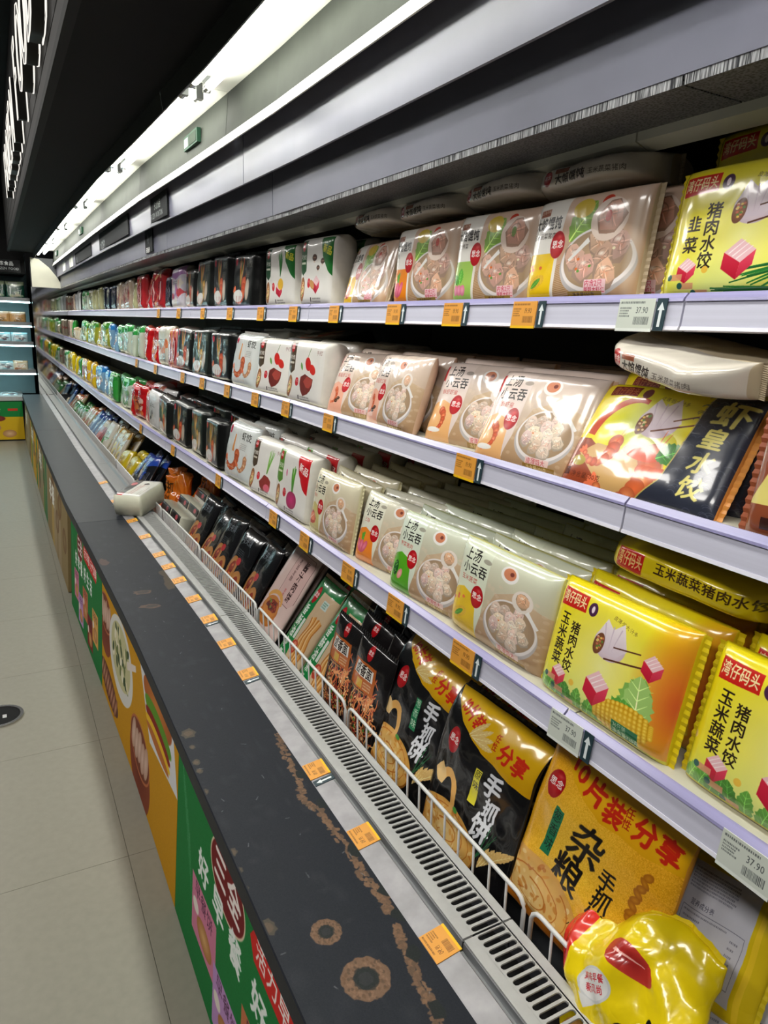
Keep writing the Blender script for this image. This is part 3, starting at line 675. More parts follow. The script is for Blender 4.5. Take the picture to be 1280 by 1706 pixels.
# honeycomb air outlet: fine cells
m, nt, b = mat_new('honeycomb'); tc = nt.nodes.new('ShaderNodeTexCoord'); v = nt.nodes.new('ShaderNodeTexVoronoi'); v.inputs['Scale'].default_value = 230
r = nt.nodes.new('ShaderNodeValToRGB'); r.color_ramp.elements[0].color = (.004, .004, .005, 1); r.color_ramp.elements[1].color = (.16, .16, .17, 1); r.color_ramp.elements[0].position = .25; r.color_ramp.elements[1].position = .6
nt.links.new(tc.outputs['Object'], v.inputs['Vector']); nt.links.new(v.outputs['Distance'], r.inputs[0]); nt.links.new(r.outputs[0], b.inputs['Base Color']); b.inputs['Roughness'].default_value = .35; M['comb'] = m
m, nt, b = mat_new('honeycomb_edge'); tc = nt.nodes.new('ShaderNodeTexCoord'); mp = nt.nodes.new('ShaderNodeMapping'); mp.inputs['Scale'].default_value = (1, 240, 12); n = nt.nodes.new('ShaderNodeTexNoise'); n.inputs['Scale'].default_value = 1.6
r = nt.nodes.new('ShaderNodeValToRGB'); r.color_ramp.elements[0].color = (.02, .02, .025, 1); r.color_ramp.elements[1].color = (.5, .5, .53, 1); r.color_ramp.elements[0].position = .36; r.color_ramp.elements[1].position = .74
nt.links.new(tc.outputs['Object'], mp.inputs[0]); nt.links.new(mp.outputs[0], n.inputs['Vector']); nt.links.new(n.outputs['Fac'], r.inputs[0]); nt.links.new(r.outputs[0], b.inputs['Base Color']); b.inputs['Roughness'].default_value = .25; M['combedge'] = m

# ------------------------------------------------------------------ mesh helpers
BOW = [(-5, 0), (2.27, 0), (3.2, -.02), (4.2, -.048), (6.0, -.06), (30, -.06)]
def bow(y):
    """the run of cases is not quite straight: its sideways offset at depth y"""
    for (a, p), (b_, q) in zip(BOW, BOW[1:]):
        if y <= b_: return p + (q - p) * (y - a) / (b_ - a)
    return -.06
BASE = {}                                            # world position of every Empty / root
def wloc(o):
    l = Vector((0, 0, 0))
    while o is not None: l += o.location; o = o.parent
    return l
def tag(o, label=None, cat=None, group=None, kind=None):
    for k, v in (('label', label), ('category', cat), ('group', group), ('kind', kind)):
        if v: o[k] = v
    return o
def empty(name, loc, label=None, cat=None, group=None, kind=None):
    o = bpy.data.objects.new(name, None); COL.objects.link(o); o.location = loc; o.empty_display_size = .1
    return tag(o, label, cat, group, kind)
class MB:
    """collects vertices and faces in world metres; heights are measured from eye level (EYE is added when built)"""
    def __init__(s): s.v = []; s.f = []; s.uv = None
    def box(s, x0, x1, y0, y1, z0, z1, curved=False):
        if curved: return s.prof([(x0, z0), (x1, z0), (x1, z1), (x0, z1)], y0, y1)
        i = len(s.v)
        s.v += [(x, y, z) for z in (z0, z1) for y in (y0, y1) for x in (x0, x1)]
        s.f += [tuple(i + k for k in q) for q in ((0, 2, 3, 1), (4, 5, 7, 6), (0, 1, 5, 4), (2, 6, 7, 3), (0, 4, 6, 2), (1, 3, 7, 5))]
        return s
    def prof(s, pts, y0, y1, step=.5):
        """closed profile in x-z, extruded along the run and following its bow"""
        n = max(1, math.ceil((y1 - y0) / step)) if y1 > 2 else 1
        i = len(s.v); k = len(pts)
        for a in range(n + 1):
            y = y0 + (y1 - y0) * a / n
            s.v += [(x + bow(y), y, z) for x, z in pts]
        for a in range(n):
            for j in range(k):
                p, q = i + a * k + j, i + a * k + (j + 1) % k
                s.f.append((p, q, q + k, p + k))
        s.f.append(tuple(i + j for j in range(k))[::-1]); s.f.append(tuple(i + n * k + j for j in range(k)))
        return s
    def tube(s, pts, r, n=6, cap=True):
        i = len(s.v); pts = [Vector(p) for p in pts]
        for a, p in enumerate(pts):
            d = (pts[min(a + 1, len(pts) - 1)] - pts[max(a - 1, 0)]).normalized()
            u = d.cross(Vector((0, 0, 1)))
            if u.length < .1: u = d.cross(Vector((1, 0, 0)))
            u.normalize(); w = d.cross(u)
            s.v += [tuple(p + (u * math.cos(6.2832 * k / n) + w * math.sin(6.2832 * k / n)) * r) for k in range(n)]
        for a in range(len(pts) - 1):
            for k in range(n):
                p, q = i + a * n + k, i + a * n + (k + 1) % n
                s.f.append((p, q, q + n, p + n))
        if cap: s.f.append(tuple(i + k for k in range(n))); s.f.append(tuple(i + (len(pts) - 1) * n + k for k in range(n))[::-1])
        return s
    def mesh(s, name, org=(0, 0, 0), rel=True, smooth=False):
        me = bpy.data.meshes.new(name); dz = EYE if rel else 0
        me.from_pydata([(x - org[0], y - org[1], z + dz - org[2]) for x, y, z in s.v], [], s.f)
        bm = bmesh.new(); bm.from_mesh(me); bmesh.ops.recalc_face_normals(bm, faces=bm.faces); bm.to_mesh(me); bm.free()
        if smooth:
            for p in me.polygons: p.use_smooth = True
        return me
    def build(s, name, mat, parent=None, org=None, smooth=False, rel=True):
        o_ = wloc(parent) if parent else Vector(org or (0, 0, 0))
        me = s.mesh(name, o_, rel, smooth)
        if mat: me.materials.append(mat)
        o = bpy.data.objects.new(name, me); COL.objects.link(o)
        if parent: o.parent = parent
        else: o.location = o_
        return o
def planar_uv(me, fu, fv):
    uv = me.uv_layers.new(name='UVMap')
    for l in me.loops:
        c = me.vertices[l.vertex_index].co; uv.data[l.index].uv = (fu(c), fv(c))

# ------------------------------------------------------------------ room
Y_END = 10.3
floor = MB().box(-3.2, 1.9, -1.6, 12.6, -EYE - .05, -EYE - .004).build('floor', M['grout']); tag(floor, 'pale beige tiled shop floor with thin grey joints', kind='structure')
tile_me = MB().box(-.3459, .3459, -.3459, .3459, -.02, 0).mesh('tile', rel=False); tile_me.materials.append(M['tile'])
for i in range(-4, 1):
    for j in range(-4, 13):
        t = bpy.data.objects.new('tile', tile_me); COL.objects.link(t); t.parent = floor
        t.location = (.25 + .693 * (i + .5) - .02, 1.953 + .693 * (j + .5), 0)
for nm, b_ in (('wall_left', (-3.3, -3.2, -1.6, 12.6, -1.65, 1.8)), ('wall_right', (1.9, 2.0, -1.6, 12.6, -1.65, 1.8)), ('wall_back', (-3.2, 1.9, 12.5, 12.6, -1.65, 1.8)), ('ceiling', (-3.2, 1.9, -1.6, 12.6, 1.8, 1.9))):
    tag(MB().box(*b_).build(nm, M['wall'] if nm != 'ceiling' else M['black']), {'wall_left': 'dark wall on the far side of the aisle', 'wall_right': 'dark wall behind the refrigerated run', 'wall_back': 'dark wall behind the far display', 'ceiling': 'black open shop ceiling'}[nm], kind='structure')
# bulkhead above the run: planked fascia and black soffit
bulk = MB().box(.252, .60, -1.5, Y_END, .752, 1.75).build('trim_1', M['soffit'], org=(.4, 4, EYE + .75)); tag(bulk, 'black bulkhead with planked fascia over the cold cases', kind='structure')
for k in range(10):
    MB().box(.236, .254, -1.5, Y_END, .775 + .09 * k, .858 + .09 * k).build('plank', M['plank'], bulk)
MB().box(.228, .256, -1.5, Y_END, .742, .772).build('edge_trim', M['black'], bulk)
# backlit letters on the fascia, read from the aisle
sign = empty('illuminated_sign', (.2, 4.4, EYE + .9), 'backlit white edged letter sign on the dark planked bulkhead', 'sign')
letters = 'FROZEN FOODS'
for i, ch in enumerate(letters):
    if ch == ' ': continue
    y = 6.72 - .375 * i
    for nm, fill, ext, bev, mt in (('letter', 'BOTH', .02, 0, M['letter']), ('letter_edge', 'NONE', 0, .0022, M['halo'])):
        cu = bpy.data.curves.new('t', 'FONT'); cu.body = ch; cu.size = .44; cu.resolution_u = 3; cu.fill_mode = fill; cu.extrude = ext; cu.bevel_depth = bev; cu.bevel_resolution = 0
        to = bpy.data.objects.new('t', cu); me = bpy.data.meshes.new_from_object(to); me.name = nm
        bpy.data.objects.remove(to); bpy.data.curves.remove(cu)
        me.materials.clear(); me.materials.append(mt)
        lo = bpy.data.objects.new(nm, me); COL.objects.link(lo)
        if nm == 'letter':
            lo.parent = sign; lo.location = Vector((.205, y, EYE + .885)) - sign.location
            lo.rotation_euler = (math.pi / 2, 0, -math.pi / 2); face = lo
        else:
            lo.parent = face; lo.location = (0, 0, .02)
            g2 = bpy.data.objects.new('letter_glow', me); COL.objects.link(g2); g2.parent = face; g2.location = (0, 0, -.024)
# ceiling luminaires over the aisle
for i, (lx, ly) in enumerate(AISLE_LAMPS):
    L = MB().box(lx - .32, lx + .32, ly - .6, ly + .6, 1.68, 1.8).build('ceiling_lamp', M['black'], org=(lx, ly, EYE + 1.68)); tag(L, 'rectangular black ceiling lamp over the aisle, ' + ('behind the camera', 'over the nearest green panel', 'over the floor outlet', 'over the fourth case', 'over the red pouches', 'before the corner display')[i], 'lamp', 'ceiling lamps over the aisle')
    MB().box(lx - .29, lx + .29, ly - .57, ly + .57, 1.672, 1.684).build('diffuser', M['aislelamp'], L)
# floor outlet
dr = empty('floor_outlet', (-.11, 2.985, 0), 'round black floor outlet cap with a chrome rim', 'outlet')
def disc(r0, r1, z0, z1, name, mat, n=32):
    b_ = MB()
    for z, r in ((z0, r0), (z1, r0), (z1, r1), (z0, r1)): b_.v += [(-.11 + r * math.cos(6.2832 * k / n), 2.985 + r * math.sin(6.2832 * k / n), z - EYE) for k in range(n)]
    for a in range(4):
        for k in range(n): b_.f.append((a * n + k, a * n + (k + 1) % n, ((a + 1) % 4) * n + (k + 1) % n, ((a + 1) % 4) * n + k))
    return b_.build(name, mat, dr)
disc(.088, .076, 0, .007, 'rim', M['chrome']); disc(.077, .0005, 0, .004, 'cap', M['black']); MB().box(-.1, -.085, 2.965, 2.99, .004 - EYE, .005 - EYE).build('plate', M['plate'], dr)

# ------------------------------------------------------------------ the refrigerated run
NODES = [-.73, .77, 2.27, 3.77, 5.27, 6.77, 8.27, Y_END]
WHICH = ['nearest the camera', 'with the yellow dumpling bags', 'with the white dumpling bags', 'with the orange crumpled bags', 'with the red noodle bags', 'fifth along, before the far bags', 'at the far end by the mirror']
TAG_ME = {}
def tag_mesh(kind, w, h):
    k = (kind, w, h)
    if k not in TAG_ME:
        me = MB().box(-.0008, .0008, -w / 2, w / 2, -h / 2, h / 2).mesh('price_tag', rel=False)
        planar_uv(me, lambda c: .5 - c.y / w, lambda c: .5 + c.z / h)
        me.materials.append(PRINT[kind]); TAG_ME[k] = me
    return TAG_ME[k]
PRINT = {'orange': printed('orange_tag', d_tag('orange').image('orange_tag')), 'white': printed('white_tag', d_tag('white').image('white_tag')), 'arrow': printed('arrow_marker', d_arrow().image('arrow_marker'))}
def put_tag(kind, parent, x, y, z, w, h, ry=0.0, nm='price_tag'):
    o = bpy.data.objects.new(nm, tag_mesh(kind, w, h)); COL.objects.link(o); o.parent = parent
    o.location = Vector((x + bow(y), y, z + EYE)) - wloc(parent); o.rotation_euler = (0, ry, random.uniform(-.03, .03))
S1T = [(.86, 'white'), (1.145, 'orange'), (1.4, 'orange'), (1.68, 'orange'), (2.06, 'orange'), (2.4, 'orange'), (2.73, 'orange'), (3.12, 'orange'), (3.54, 'orange'), (4.0, 'orange'), (4.5, 'orange')]
S2T = [(1.21, 'orange'), (1.93, 'orange'), (2.29, 'orange'), (2.6, 'orange'), (2.95, 'orange'), (3.33, 'orange'), (3.68, 'orange'), (4.3, 'orange'), (4.9, 'orange')]
S3T = [(.43, 'white'), (.76, 'white'), (1.06, 'orange'), (1.34, 'orange'), (1.6, 'orange'), (1.91, 'orange'), (2.19, 'orange'), (2.83, 'orange'), (3.6, 'orange'), (4.4, 'orange')]
LT = [.783, 1.071, 1.316, 1.829, 2.052, 2.266, 2.47, 2.687, 2.867, 3.041, 3.336, 3.642, 4.1, 4.6]
SHELVES = [(.93, .02, S1T), (.86, -.297, S2T), (.78, -.655, S3T)]      # front edge, bottom of the rail
for k, (y0, y1) in enumerate(zip(NODES, NODES[1:])):
    q0 = .45 if k else 0; q1 = .45 if y1 < Y_END - .1 else 0         # the canopy sheets are jointed a little farther on
    ym = (y0 + y1) / 2; g = .002
    case = empty('refrigerated_case', (.95, ym, 0), 'open refrigerated display case section ' + WHICH[k], 'display case')
    a, b_ = y0 + g, y1 - g
    MB().box(.40, 1.45, a, b_, -EYE, -1.25, True).build('base', M['case'], case)
    MB().box(1.42, 1.46, a, b_, -1.25, .5, True).build('back_panel', M['inner'], case)
    MB().prof([(.715, -1.25), (1.42, -1.25), (1.42, -1.2), (.735, -1.2), (.73, -1.03), (.715, -1.03)], a, b_).build('well_liner', M['case'], case)
    MB().prof([(.40, -1.25), (.715, -1.25), (.715, -1.06), (.40, -1.06)], a, b_).build('duct', M['void'], case)
    # tag ledge of worn steel and the groove behind it
    ledge = MB().prof([(.548, -1.02), (.548, -1.003), (.553, -1.0), (.594, -.993), (.597, -.996), (.597, -1.02)], a, b_).build('tag_ledge', M['dullsteel'], case)
    MB().prof([(.597, -1.03), (.614, -1.03), (.614, -.998), (.6125, -.998), (.6125, -1.014), (.597, -1.014)], a, b_).build('ledge_groove', M['steel'], case)
    for t in LT:
        if y0 <= t < y1:
            put_tag('orange', ledge, .575, t, -.9953, .058, .05, math.radians(-99.7))
            if t in (1.316, 1.829, 2.266): put_tag('arrow', ledge, .575, t - .045, -.9953, .018, .048, math.radians(-99.7), 'arrow_marker')
    # return air grille
    if y0 < 3.5:
        gr = MB(); P = .0156; n = int((b_ - a) / P); P = (b_ - a) / n
        for i in range(n):
            yc = a + P * (i + .5); x0, x1, hw = .637, .694, .0053
            hole = [(x0 + hw - hw * math.sin(t), yc - hw * math.cos(t)) for t in (math.pi * q / 4 for q in range(5))][::1]
            hole += [(x1 - hw + hw * math.sin(t), yc + hw * math.cos(t)) for t in (math.pi * q / 4 for q in range(5))]
            ya, yb = a + P * i, a + P * (i + 1)
            outer = [(x0 - .004, ya)] + [(x0 - .004, ya + P * q / 4) for q in (1, 2, 3)] + [(x0 - .004, yb), (x1 + .004, yb)] + [(x1 + .004, yb - P * q / 4) for q in (1, 2, 3)] + [(x1 + .004, ya)]
            s_ = len(gr.v)
            gr.v += [(x + bow(y), y, -.993) for x, y in outer] + [(x + bow(y), y, -.993) for x, y in hole] + [(x + bow(y), y, -.996) for x, y in hole]
            for q in range(10):
                r_ = (q + 1) % 10
                gr.f.append((s_ + q, s_ + r_, s_ + 10 + r_, s_ + 10 + q)); gr.f.append((s_ + 10 + q, s_ + 10 + r_, s_ + 20 + r_, s_ + 20 + q))
        gr.prof([(.6135, -1.0), (.6335, -1.0), (.6335, -.993), (.6135, -.993)], a, b_); gr.prof([(.6955, -1.0), (.7155, -1.0), (.7155, -.993), (.6955, -.993)], a, b_)
        gr.build('air_grille', M['plate'], case)
    else:
        MB().prof([(.6135, -1.01), (.7155, -1.01), (.7155, -.993), (.70, -.993), (.69, -1.004), (.635, -1.004), (.63, -.993), (.6135, -.993)], a, b_).build('air_grille', M['steel'], case)
    # shelves with their rails and tags
    for sx, sz, tags in SHELVES:
        sh = MB().prof([(sx + .012, sz + .012), (1.40, sz + .012), (1.40, sz + .043), (sx + .012, sz + .043)], a, b_).build('shelf', M['deck'], case)
        MB().prof([(sx + .002, sz + .003), (sx + .012, sz), (sx + .012, sz + .043), (sx + .006, sz + .043)], a, b_).build('price_rail', M['railface'], sh)
        MB().prof([(sx - .001, sz - .002), (sx + .012, sz - .004), (sx + .012, sz + .001), (sx + .001, sz + .0035)], a, b_).build('rail_edge', M['railedge'], sh)
        MB().prof([(sx + .003, sz + .041), (sx + .013, sz + .043), (sx + .016, sz + .054), (sx + .013, sz + .054), (sx + .004, sz + .045)], a, b_).build('shelf_lip', M['raillip'], sh)
        for ty, kind in tags:
            if y0 <= ty < y1:
                put_tag(kind, sh, sx + .0005, ty, sz + .02, .074, .052, math.radians(6))
                put_tag('arrow', sh, sx + .0005, ty - .051, sz + .021, .02, .05, math.radians(6), 'arrow_marker')
    # canopy: lamp trough, reflector and the two air boards over the honeycomb outlet
    MB().prof([(.575, .75), (.583, .69), (.588, .69), (.59, .79), (.60, .80), (.60, .86), (.575, .86)], a + q0, b_ + q1).build('bevel_trim', M['bevel'], case)
    MB().prof([(.59, .79), (.82, .79), (.82, .80), (.59, .80)], a + q0, b_ + q1).build('lamp_trough', M['trough'], case)
    MB().prof([(.812, .79), (.800, .648), (.803, .646), (.818, .79)], a + q0, b_ + q1).build('reflector', M['reflector'], case)
    MB().prof([(.800, .648), (.789, .612), (.793, .611), (.805, .647)], a + q0, b_ + q1).build('reflector_lip', M['lip'], case)
    MB().prof([(.834, .48), (.838, .478), (.838, .79), (.834, .79)], a + q0 * .8 - (1.86 if k == 1 else 0), b_ + q1 * .8 - (1.86 if k == 0 else 0)).build('upper_air_board', M['board'], case)
    MB().prof([(.868, .358), (.872, .356), (.872, .6), (.868, .6)], a + q0 * .36 - (1.5 if k == 1 else 0), b_ + q1 * .36 - (1.5 if k == 0 else 0)).build('lower_air_board', M['board'], case)
    MB().prof([(.870, .345), (1.0, .345), (1.0, .40), (.870, .40)], a, b_).build('honeycomb_outlet', M['comb'], case)
    MB().prof([(.869, .344), (.8705, .344), (.8705, .358), (.869, .358)], a, b_).build('outlet_edge', M['combedge'], case)
    MB().prof([(1.0, .33), (1.035, .318), (1.035, .42), (1.0, .42)], a + .2, b_ + .2 if b_ < Y_END - .1 else b_).build('air_beam', M['lip'], case)
    MB().prof([(1.035, .36), (1.45, .36), (1.45, .44), (1.035, .44)], a, b_).build('inner_ceiling', M['inner'], case)
    MB().prof([(.60, .80), (1.46, .80), (1.46, .84), (.60, .84)], a, b_).build('canopy_top', M['case'], case)
    for tx, tz, sh_ in ((.632, .737, .0), (.70, .752, .07)):
        lo, hi = a + .34 + sh_, min(b_ + .34 + sh_ - .07, Y_END - .05)
        tb = MB().tube([(tx + bow(lo + .05), lo + .05, tz), (tx + bow((lo + hi) / 2), (lo + hi) / 2, tz), (tx + bow(hi - .05), hi - .05, tz)], .0135, 10).build('light_tube', M['tube'], case, smooth=True)
        for e, d in ((lo, .05), (hi, -.05)):
            MB().tube([(tx + bow(e), e + d * .3, tz), (tx + bow(e), e + d, tz)], .0142, 10).build('tube_cap', M['chrome'], tb)
            MB().box(tx + bow(e) - .012, tx + bow(e) + .012, e - .004, e + d * .4 + .004, tz - .012, .79).build('lamp_holder', M['holder'], tb)
# the white cheek and the mirrored end wall close the run
endw = empty('end_wall_panel', (.95, Y_END + .02, 0), 'mirrored end wall of the run under a cream cheek panel', 'end panel')
MB().box(.465, 1.40, Y_END + .004, Y_END + .03, -1.0, .345).build('mirror', M['mirror'], endw)
MB().prof([(.54, .345), (.90, .345), (.84, .47), (.75, .59), (.64, .68), (.54, .70)], Y_END - .005, Y_END + .02).build('cheek', M['cheek'], endw)
MB().box(.47, 1.46, Y_END + .03, Y_END + .05, -EYE, .7).build('backing', M['case'], endw)

# countertop along the front: three lengths, the nearest one stained
def stain_canvas():
    c = Canvas(3000, .0575, (37, 40, 47)); g = c.rng; k = 1 / 4.0
    for i in range(420): c.ell(g.random(), g.random() * .0575, g.uniform(.001, .01), g.uniform(.001, .006), g.choice([(46, 49, 56), (36, 39, 45), (50, 53, 59)]), alpha=.5, soft=.9)
    def P(x, y): return ((y + .3) * k, (x - .32) * k)                     # x, y in metres on the counter
    B = (112, 88, 70)
    def blob(x, y, rx, ry, col, j=.14, n=22):
        u, v = P(x, y); c.poly(rnd_blob(g, u, v, ry * k, rx * k, n, j), col)
    for x, y, r in ((.435, .783, .040), (.414, .893, .027)):
        blob(x, y, r, r, B, .05, 40); blob(x, y, r * .93, r * .93, (116, 92, 74), .05, 40)
        for q in range(90): a = g.uniform(0, 6.28); d = r * math.sqrt(g.uniform(.25, .92)); blob(x + d * math.cos(a), y + d * math.sin(a), r * .06, r * .08, g.choice([(128, 100, 80), (104, 80, 62), (92, 74, 60)]), .3, 7)
        blob(x, y, r * .52, r * .55, (62, 56, 50), .09, 36); blob(x, y, r * .47, r * .5, (40, 44, 44), .09, 36); blob(x, y, r * .3, r * .3, (48, 50, 52), .15, 24)
    pts = [(.545, 1.5), (.532, 1.4), (.526, 1.3), (.508, 1.231), (.528, 1.182), (.529, 1.103), (.531, 1.027), (.529, .96), (.536, .91), (.53, .88)]
    for seg in (pts, [(.53, .85), (.519, .811), (.514, .768), (.505, .714), (.497, .668), (.48, .6)]):
        for (xa, ya), (xb, yb) in zip(seg, seg[1:]):
            for q in range(26):
                t = q / 26; blob(xa + (xb - xa) * t + g.uniform(-.008, .008), ya + (yb - ya) * t, g.uniform(.002, .007), g.uniform(.003, .009), g.choice([B, (104, 82, 66), (120, 94, 74), (96, 78, 64)]), .25, 9)
        for x, y in seg[::2]: blob(x + .012, y + .02, .012, .018, (38, 42, 42), .3, 9)
    for x, y, r in ((.329, .945, .014), (.345, 1.594, .017), (.333, 1.466, .009), (.332, 1.43, .008), (.325, 1.349, .008), (.325, 1.145, .01), (.322, 1.094, .008), (.321, 1.045, .006), (.34, 1.53, .007)): blob(x, y, r, r * 1.3, (76, 70, 62), .2, 15); blob(x, y, r * .6, r * .8, (92, 80, 68), .25, 9)
    for x, y in ((.42, 2.62), (.42, 2.47)): blob(x, y, .035, .022, (88, 72, 62), .25, 15); blob(x + .005, y, .022, .013, (64, 60, 58), .25, 11)
    blob(.345, 3.03, .02, .05, (78, 62, 58), .2, 15)
    for x, y in ((.54, 2.8), (.53, 2.65), (.545, 2.72)): blob(x, y, .02, .05, (76, 68, 58), .3, 13)
    for i in range(40): u, v = P(g.uniform(.33, .54), g.uniform(.4, 3)); c.line([(u, v), (u + g.uniform(-.004, .004), v + g.uniform(-.003, .003))], .0004, (120, 122, 126), .0002)
    c.rect(0, 0, 1, .0012, (37, 40, 47)); c.noise(2.0, cell=1)
    return c
stain = printed('stained_counter', stain_canvas().image('counter_stain'), .5, .14); add_bump(stain.node_tree, stain.node_tree.nodes['Principled BSDF'], 140, .06)
M['counter'] = plain('counter_laminate', (36, 39, 46), .46, var=.12, scale=18, spec=.16)
for nm, y0, y1, mt, lb in (('countertop', -.3, 3.7, stain, 'dark grey countertop length with rust coloured ring stains'), ('countertop', 3.703, 7.0, M['counter'], 'clean dark grey countertop length beyond the first seam'), ('countertop', 7.003, Y_END, M['counter'], 'farthest dark countertop length, ending at the corner display')):
    o = MB().prof([(.32, -1.05), (.55, -1.05), (.55, -1.0), (.322, -1.0), (.32, -1.003)], y0, y1, .25).build(nm, mt, org=(.43, y0, EYE - 1.0)); tag(o, lb, 'countertop', 'countertop lengths')
    planar_uv(o.data, lambda c: (c.y + y0 + .3) / 4.0, lambda c: 1 - (c.x + .43 - bow(c.y + y0) - .32) / .23)
# printed panels on the front of the run
def front_panel(y0, y1, canvas, label, lean=.03, grp=None):
    mt = printed('panel_print', canvas.image('panel_print'), .6, .12)
    o = MB().prof([(.312, -EYE + .005), (.330, -EYE + .005), (.360, -1.052), (.342, -1.052)], y0, y1, .4).build('advertising_panel', mt, org=(.33, (y0 + y1) / 2, 0))
    yc, n = (y0 + y1) / 2, y1 - y0
    planar_uv(o.data, lambda c: .5 - c.y / n, lambda c: c.z / .545)
    tag(o, label, 'panel', 'advertising panels on the counter front')
front_panel(.33, 1.683, p_green(), 'green breakfast advertising panel with white characters, nearest on the counter front')
front_panel(1.687, 3.073, p_yellow(), 'yellow advertising panel with dishes and a burger')
front_panel(3.077, 4.15, p_green(), 'green advertising panel beyond the yellow one, by the dark gap')
front_panel(4.34, 5.9, p_misc(3, [(150, 130, 90), (190, 160, 90), (120, 96, 60), (170, 150, 120)]), 'brownish advertising panel just beyond the dark gap')
front_panel(5.9, 7.2, p_misc(5, [(150, 140, 110), (40, 120, 70), (210, 170, 40), (170, 150, 120)]), 'beige and green striped advertising panel in the middle distance')
front_panel(7.2, 8.7, p_misc(8, [(206, 160, 40), (40, 130, 80), (60, 140, 90), (180, 170, 130)]), 'yellow and green striped advertising panel farther on')
front_panel(8.7, Y_END - .02, p_misc(9, [(150, 140, 110), (170, 160, 130), (140, 120, 80)]), 'dull beige advertising panel farthest on the counter front')

# wire fences of the well baskets
WIRE_ME = {}
for k in range(14):
    y0 = .027 + .735 * k; y1 = y0 + .715
    if y1 > Y_END: break
    bk = empty('wire_basket', (.735 + bow((y0 + y1) / 2), (y0 + y1) / 2, EYE - 1.2), None, 'basket', 'white wire basket fences')
    bk['label'] = 'white wire basket fence ' + ['nearest, under the crumpled yellow bag', 'in front of the golden and black pancake bags', 'in front of the noodle and dough stick bags', 'in front of the black pie pouches', 'beside the white carton lying on the grille', 'in front of the orange crumpled bags', 'in front of the yellow striped pouches', 'in front of the red cartons', 'in front of the blue and white pouches', 'in front of the first orange vegetable bags', 'in front of the far green print bags', 'third from the mirror', 'second from the mirror', 'touching the mirrored end wall'][k]
    X = .735
    r_ = .022
    pts = [(X, y0, -1.17), (X, y0, -.955 - r_)] + [(X, y0 + r_ - r_ * math.cos(t), -.955 - r_ + r_ * math.sin(t)) for t in (.5, 1.05)] + [(X, y0 + r_, -.955)]
    pts += [(X, y0 + (y1 - y0) * q / 6, -.955) for q in range(1, 6)] + [(X, y1 - r_, -.955)] + [(X, y1 - r_ + r_ * math.sin(t), -.955 - r_ + r_ * math.cos(t)) for t in (.5, 1.05)] + [(X, y1, -.955 - r_), (X, y1, -1.17)]
    MB().tube([(x + bow(y), y, z) for x, y, z in pts], .0042, 7).build('rim', M['wire'], bk, smooth=True)
    MB().tube([(X + bow(y0 + (y1 - y0) * q / 4), y0 + (y1 - y0) * q / 4, -1.16) for q in range(5)], .0035, 5).build('bottom_rod', M['wire'], bk)
    if k < 7:
        pitch = .049 if k < 3 else .027
        n = int((y1 - y0) / pitch); key = 'w'
        if key not in WIRE_ME:
            WIRE_ME[key] = MB().tube([(0, 0, -.957), (.004, 0, -1.08), (.004, 0, -1.17)], .0026, 5).mesh('wire', (0, 0, EYE), smooth=True); WIRE_ME[key].materials.append(M['wire'])
        for i in range(1, n):
            y = y0 + (y1 - y0) * i / n
            w = bpy.data.objects.new('wire', WIRE_ME[key]); COL.objects.link(w); w.parent = bk
            w.location = Vector((X + bow(y), y, EYE)) - bk.location
    else:
        b2 = MB()
        for i in range(1, 26): y = y0 + (y1 - y0) * i / 26; b2.tube([(X + bow(y), y, -.957), (X + bow(y), y, -1.17)], .0026, 4)
        b2.build('wires', M['wire'], bk)['kind'] = 'stuff'

# plaques and thermometers on the canopy
def plaque(y0, y1, z0, z1, x, lines, label, white=False, group='plaques on the air boards'):
    yc, zc = (y0 + y1) / 2, (z0 + z1) / 2; w, h = y1 - y0, z1 - z0
    c = Canvas(160, h / w, (30, 31, 33) if not white else (222, 222, 214))
    for t, px, py, s_, col in lines: c.text(t, px, py * h / w, s_, col, bold=.02, sx=.9)
    mt = printed('plaque_print', c.image('plaque_print'), .8); mt.node_tree.nodes['Principled BSDF'].inputs['Specular IOR Level'].default_value = .1
    o = MB().box(x - .004, x, y0, y1, z0, z1).build('plaque', mt, org=(x + bow(yc), yc, EYE + zc))
    for v in o.data.vertices: v.co.x += bow(yc)
    planar_uv(o.data, lambda q: .5 - q.y / w, lambda q: .5 + q.z / h); tag(o, label, 'sign', group)
plaque(3.72, 4.17, .497, .615, .833, [('东北冻品', .3, .2, .1, (150, 156, 152)), ('FROZEN WONTON', .06, .6, .085, (130, 134, 134))], 'dark square plaque on the upper air board, nearest of three')
plaque(4.76, 6.1, .5, .618, .833, [('水饺馄饨', .05, .5, .05, (130, 134, 134))], 'long dark plaque on the upper air board beyond the square one')
plaque(6.6, 7.9, .5, .6, .833, [('速冻', .1, .4, .04, (110, 114, 114))], 'farthest long dark plaque, dim on the upper air board')
plaque(4.25, 4.46, .37, .49, .867, [('特', .3, .2, .25, (90, 92, 96)), ('促销价', .1, .75, .2, (226, 226, 226))], 'small upright dark plaque with a white foot on the lower air board')
plaque(8.15, 8.5, .5, .6, .833, [('价', .3, .2, .2, (120, 120, 116))], 'small white plaque far along the upper air board', True, 'white plaques')
plaque(9.0, 9.3, .5, .6, .833, [('价', .3, .2, .2, (120, 120, 116))], 'farthest small white plaque by the cream cheek', True, 'white plaques')
M['lcd'] = plain('lcd', (38, 46, 38), .8, spec=.05); M['greenframe'] = plain('green_frame', (24, 50, 36), .7, spec=.1)
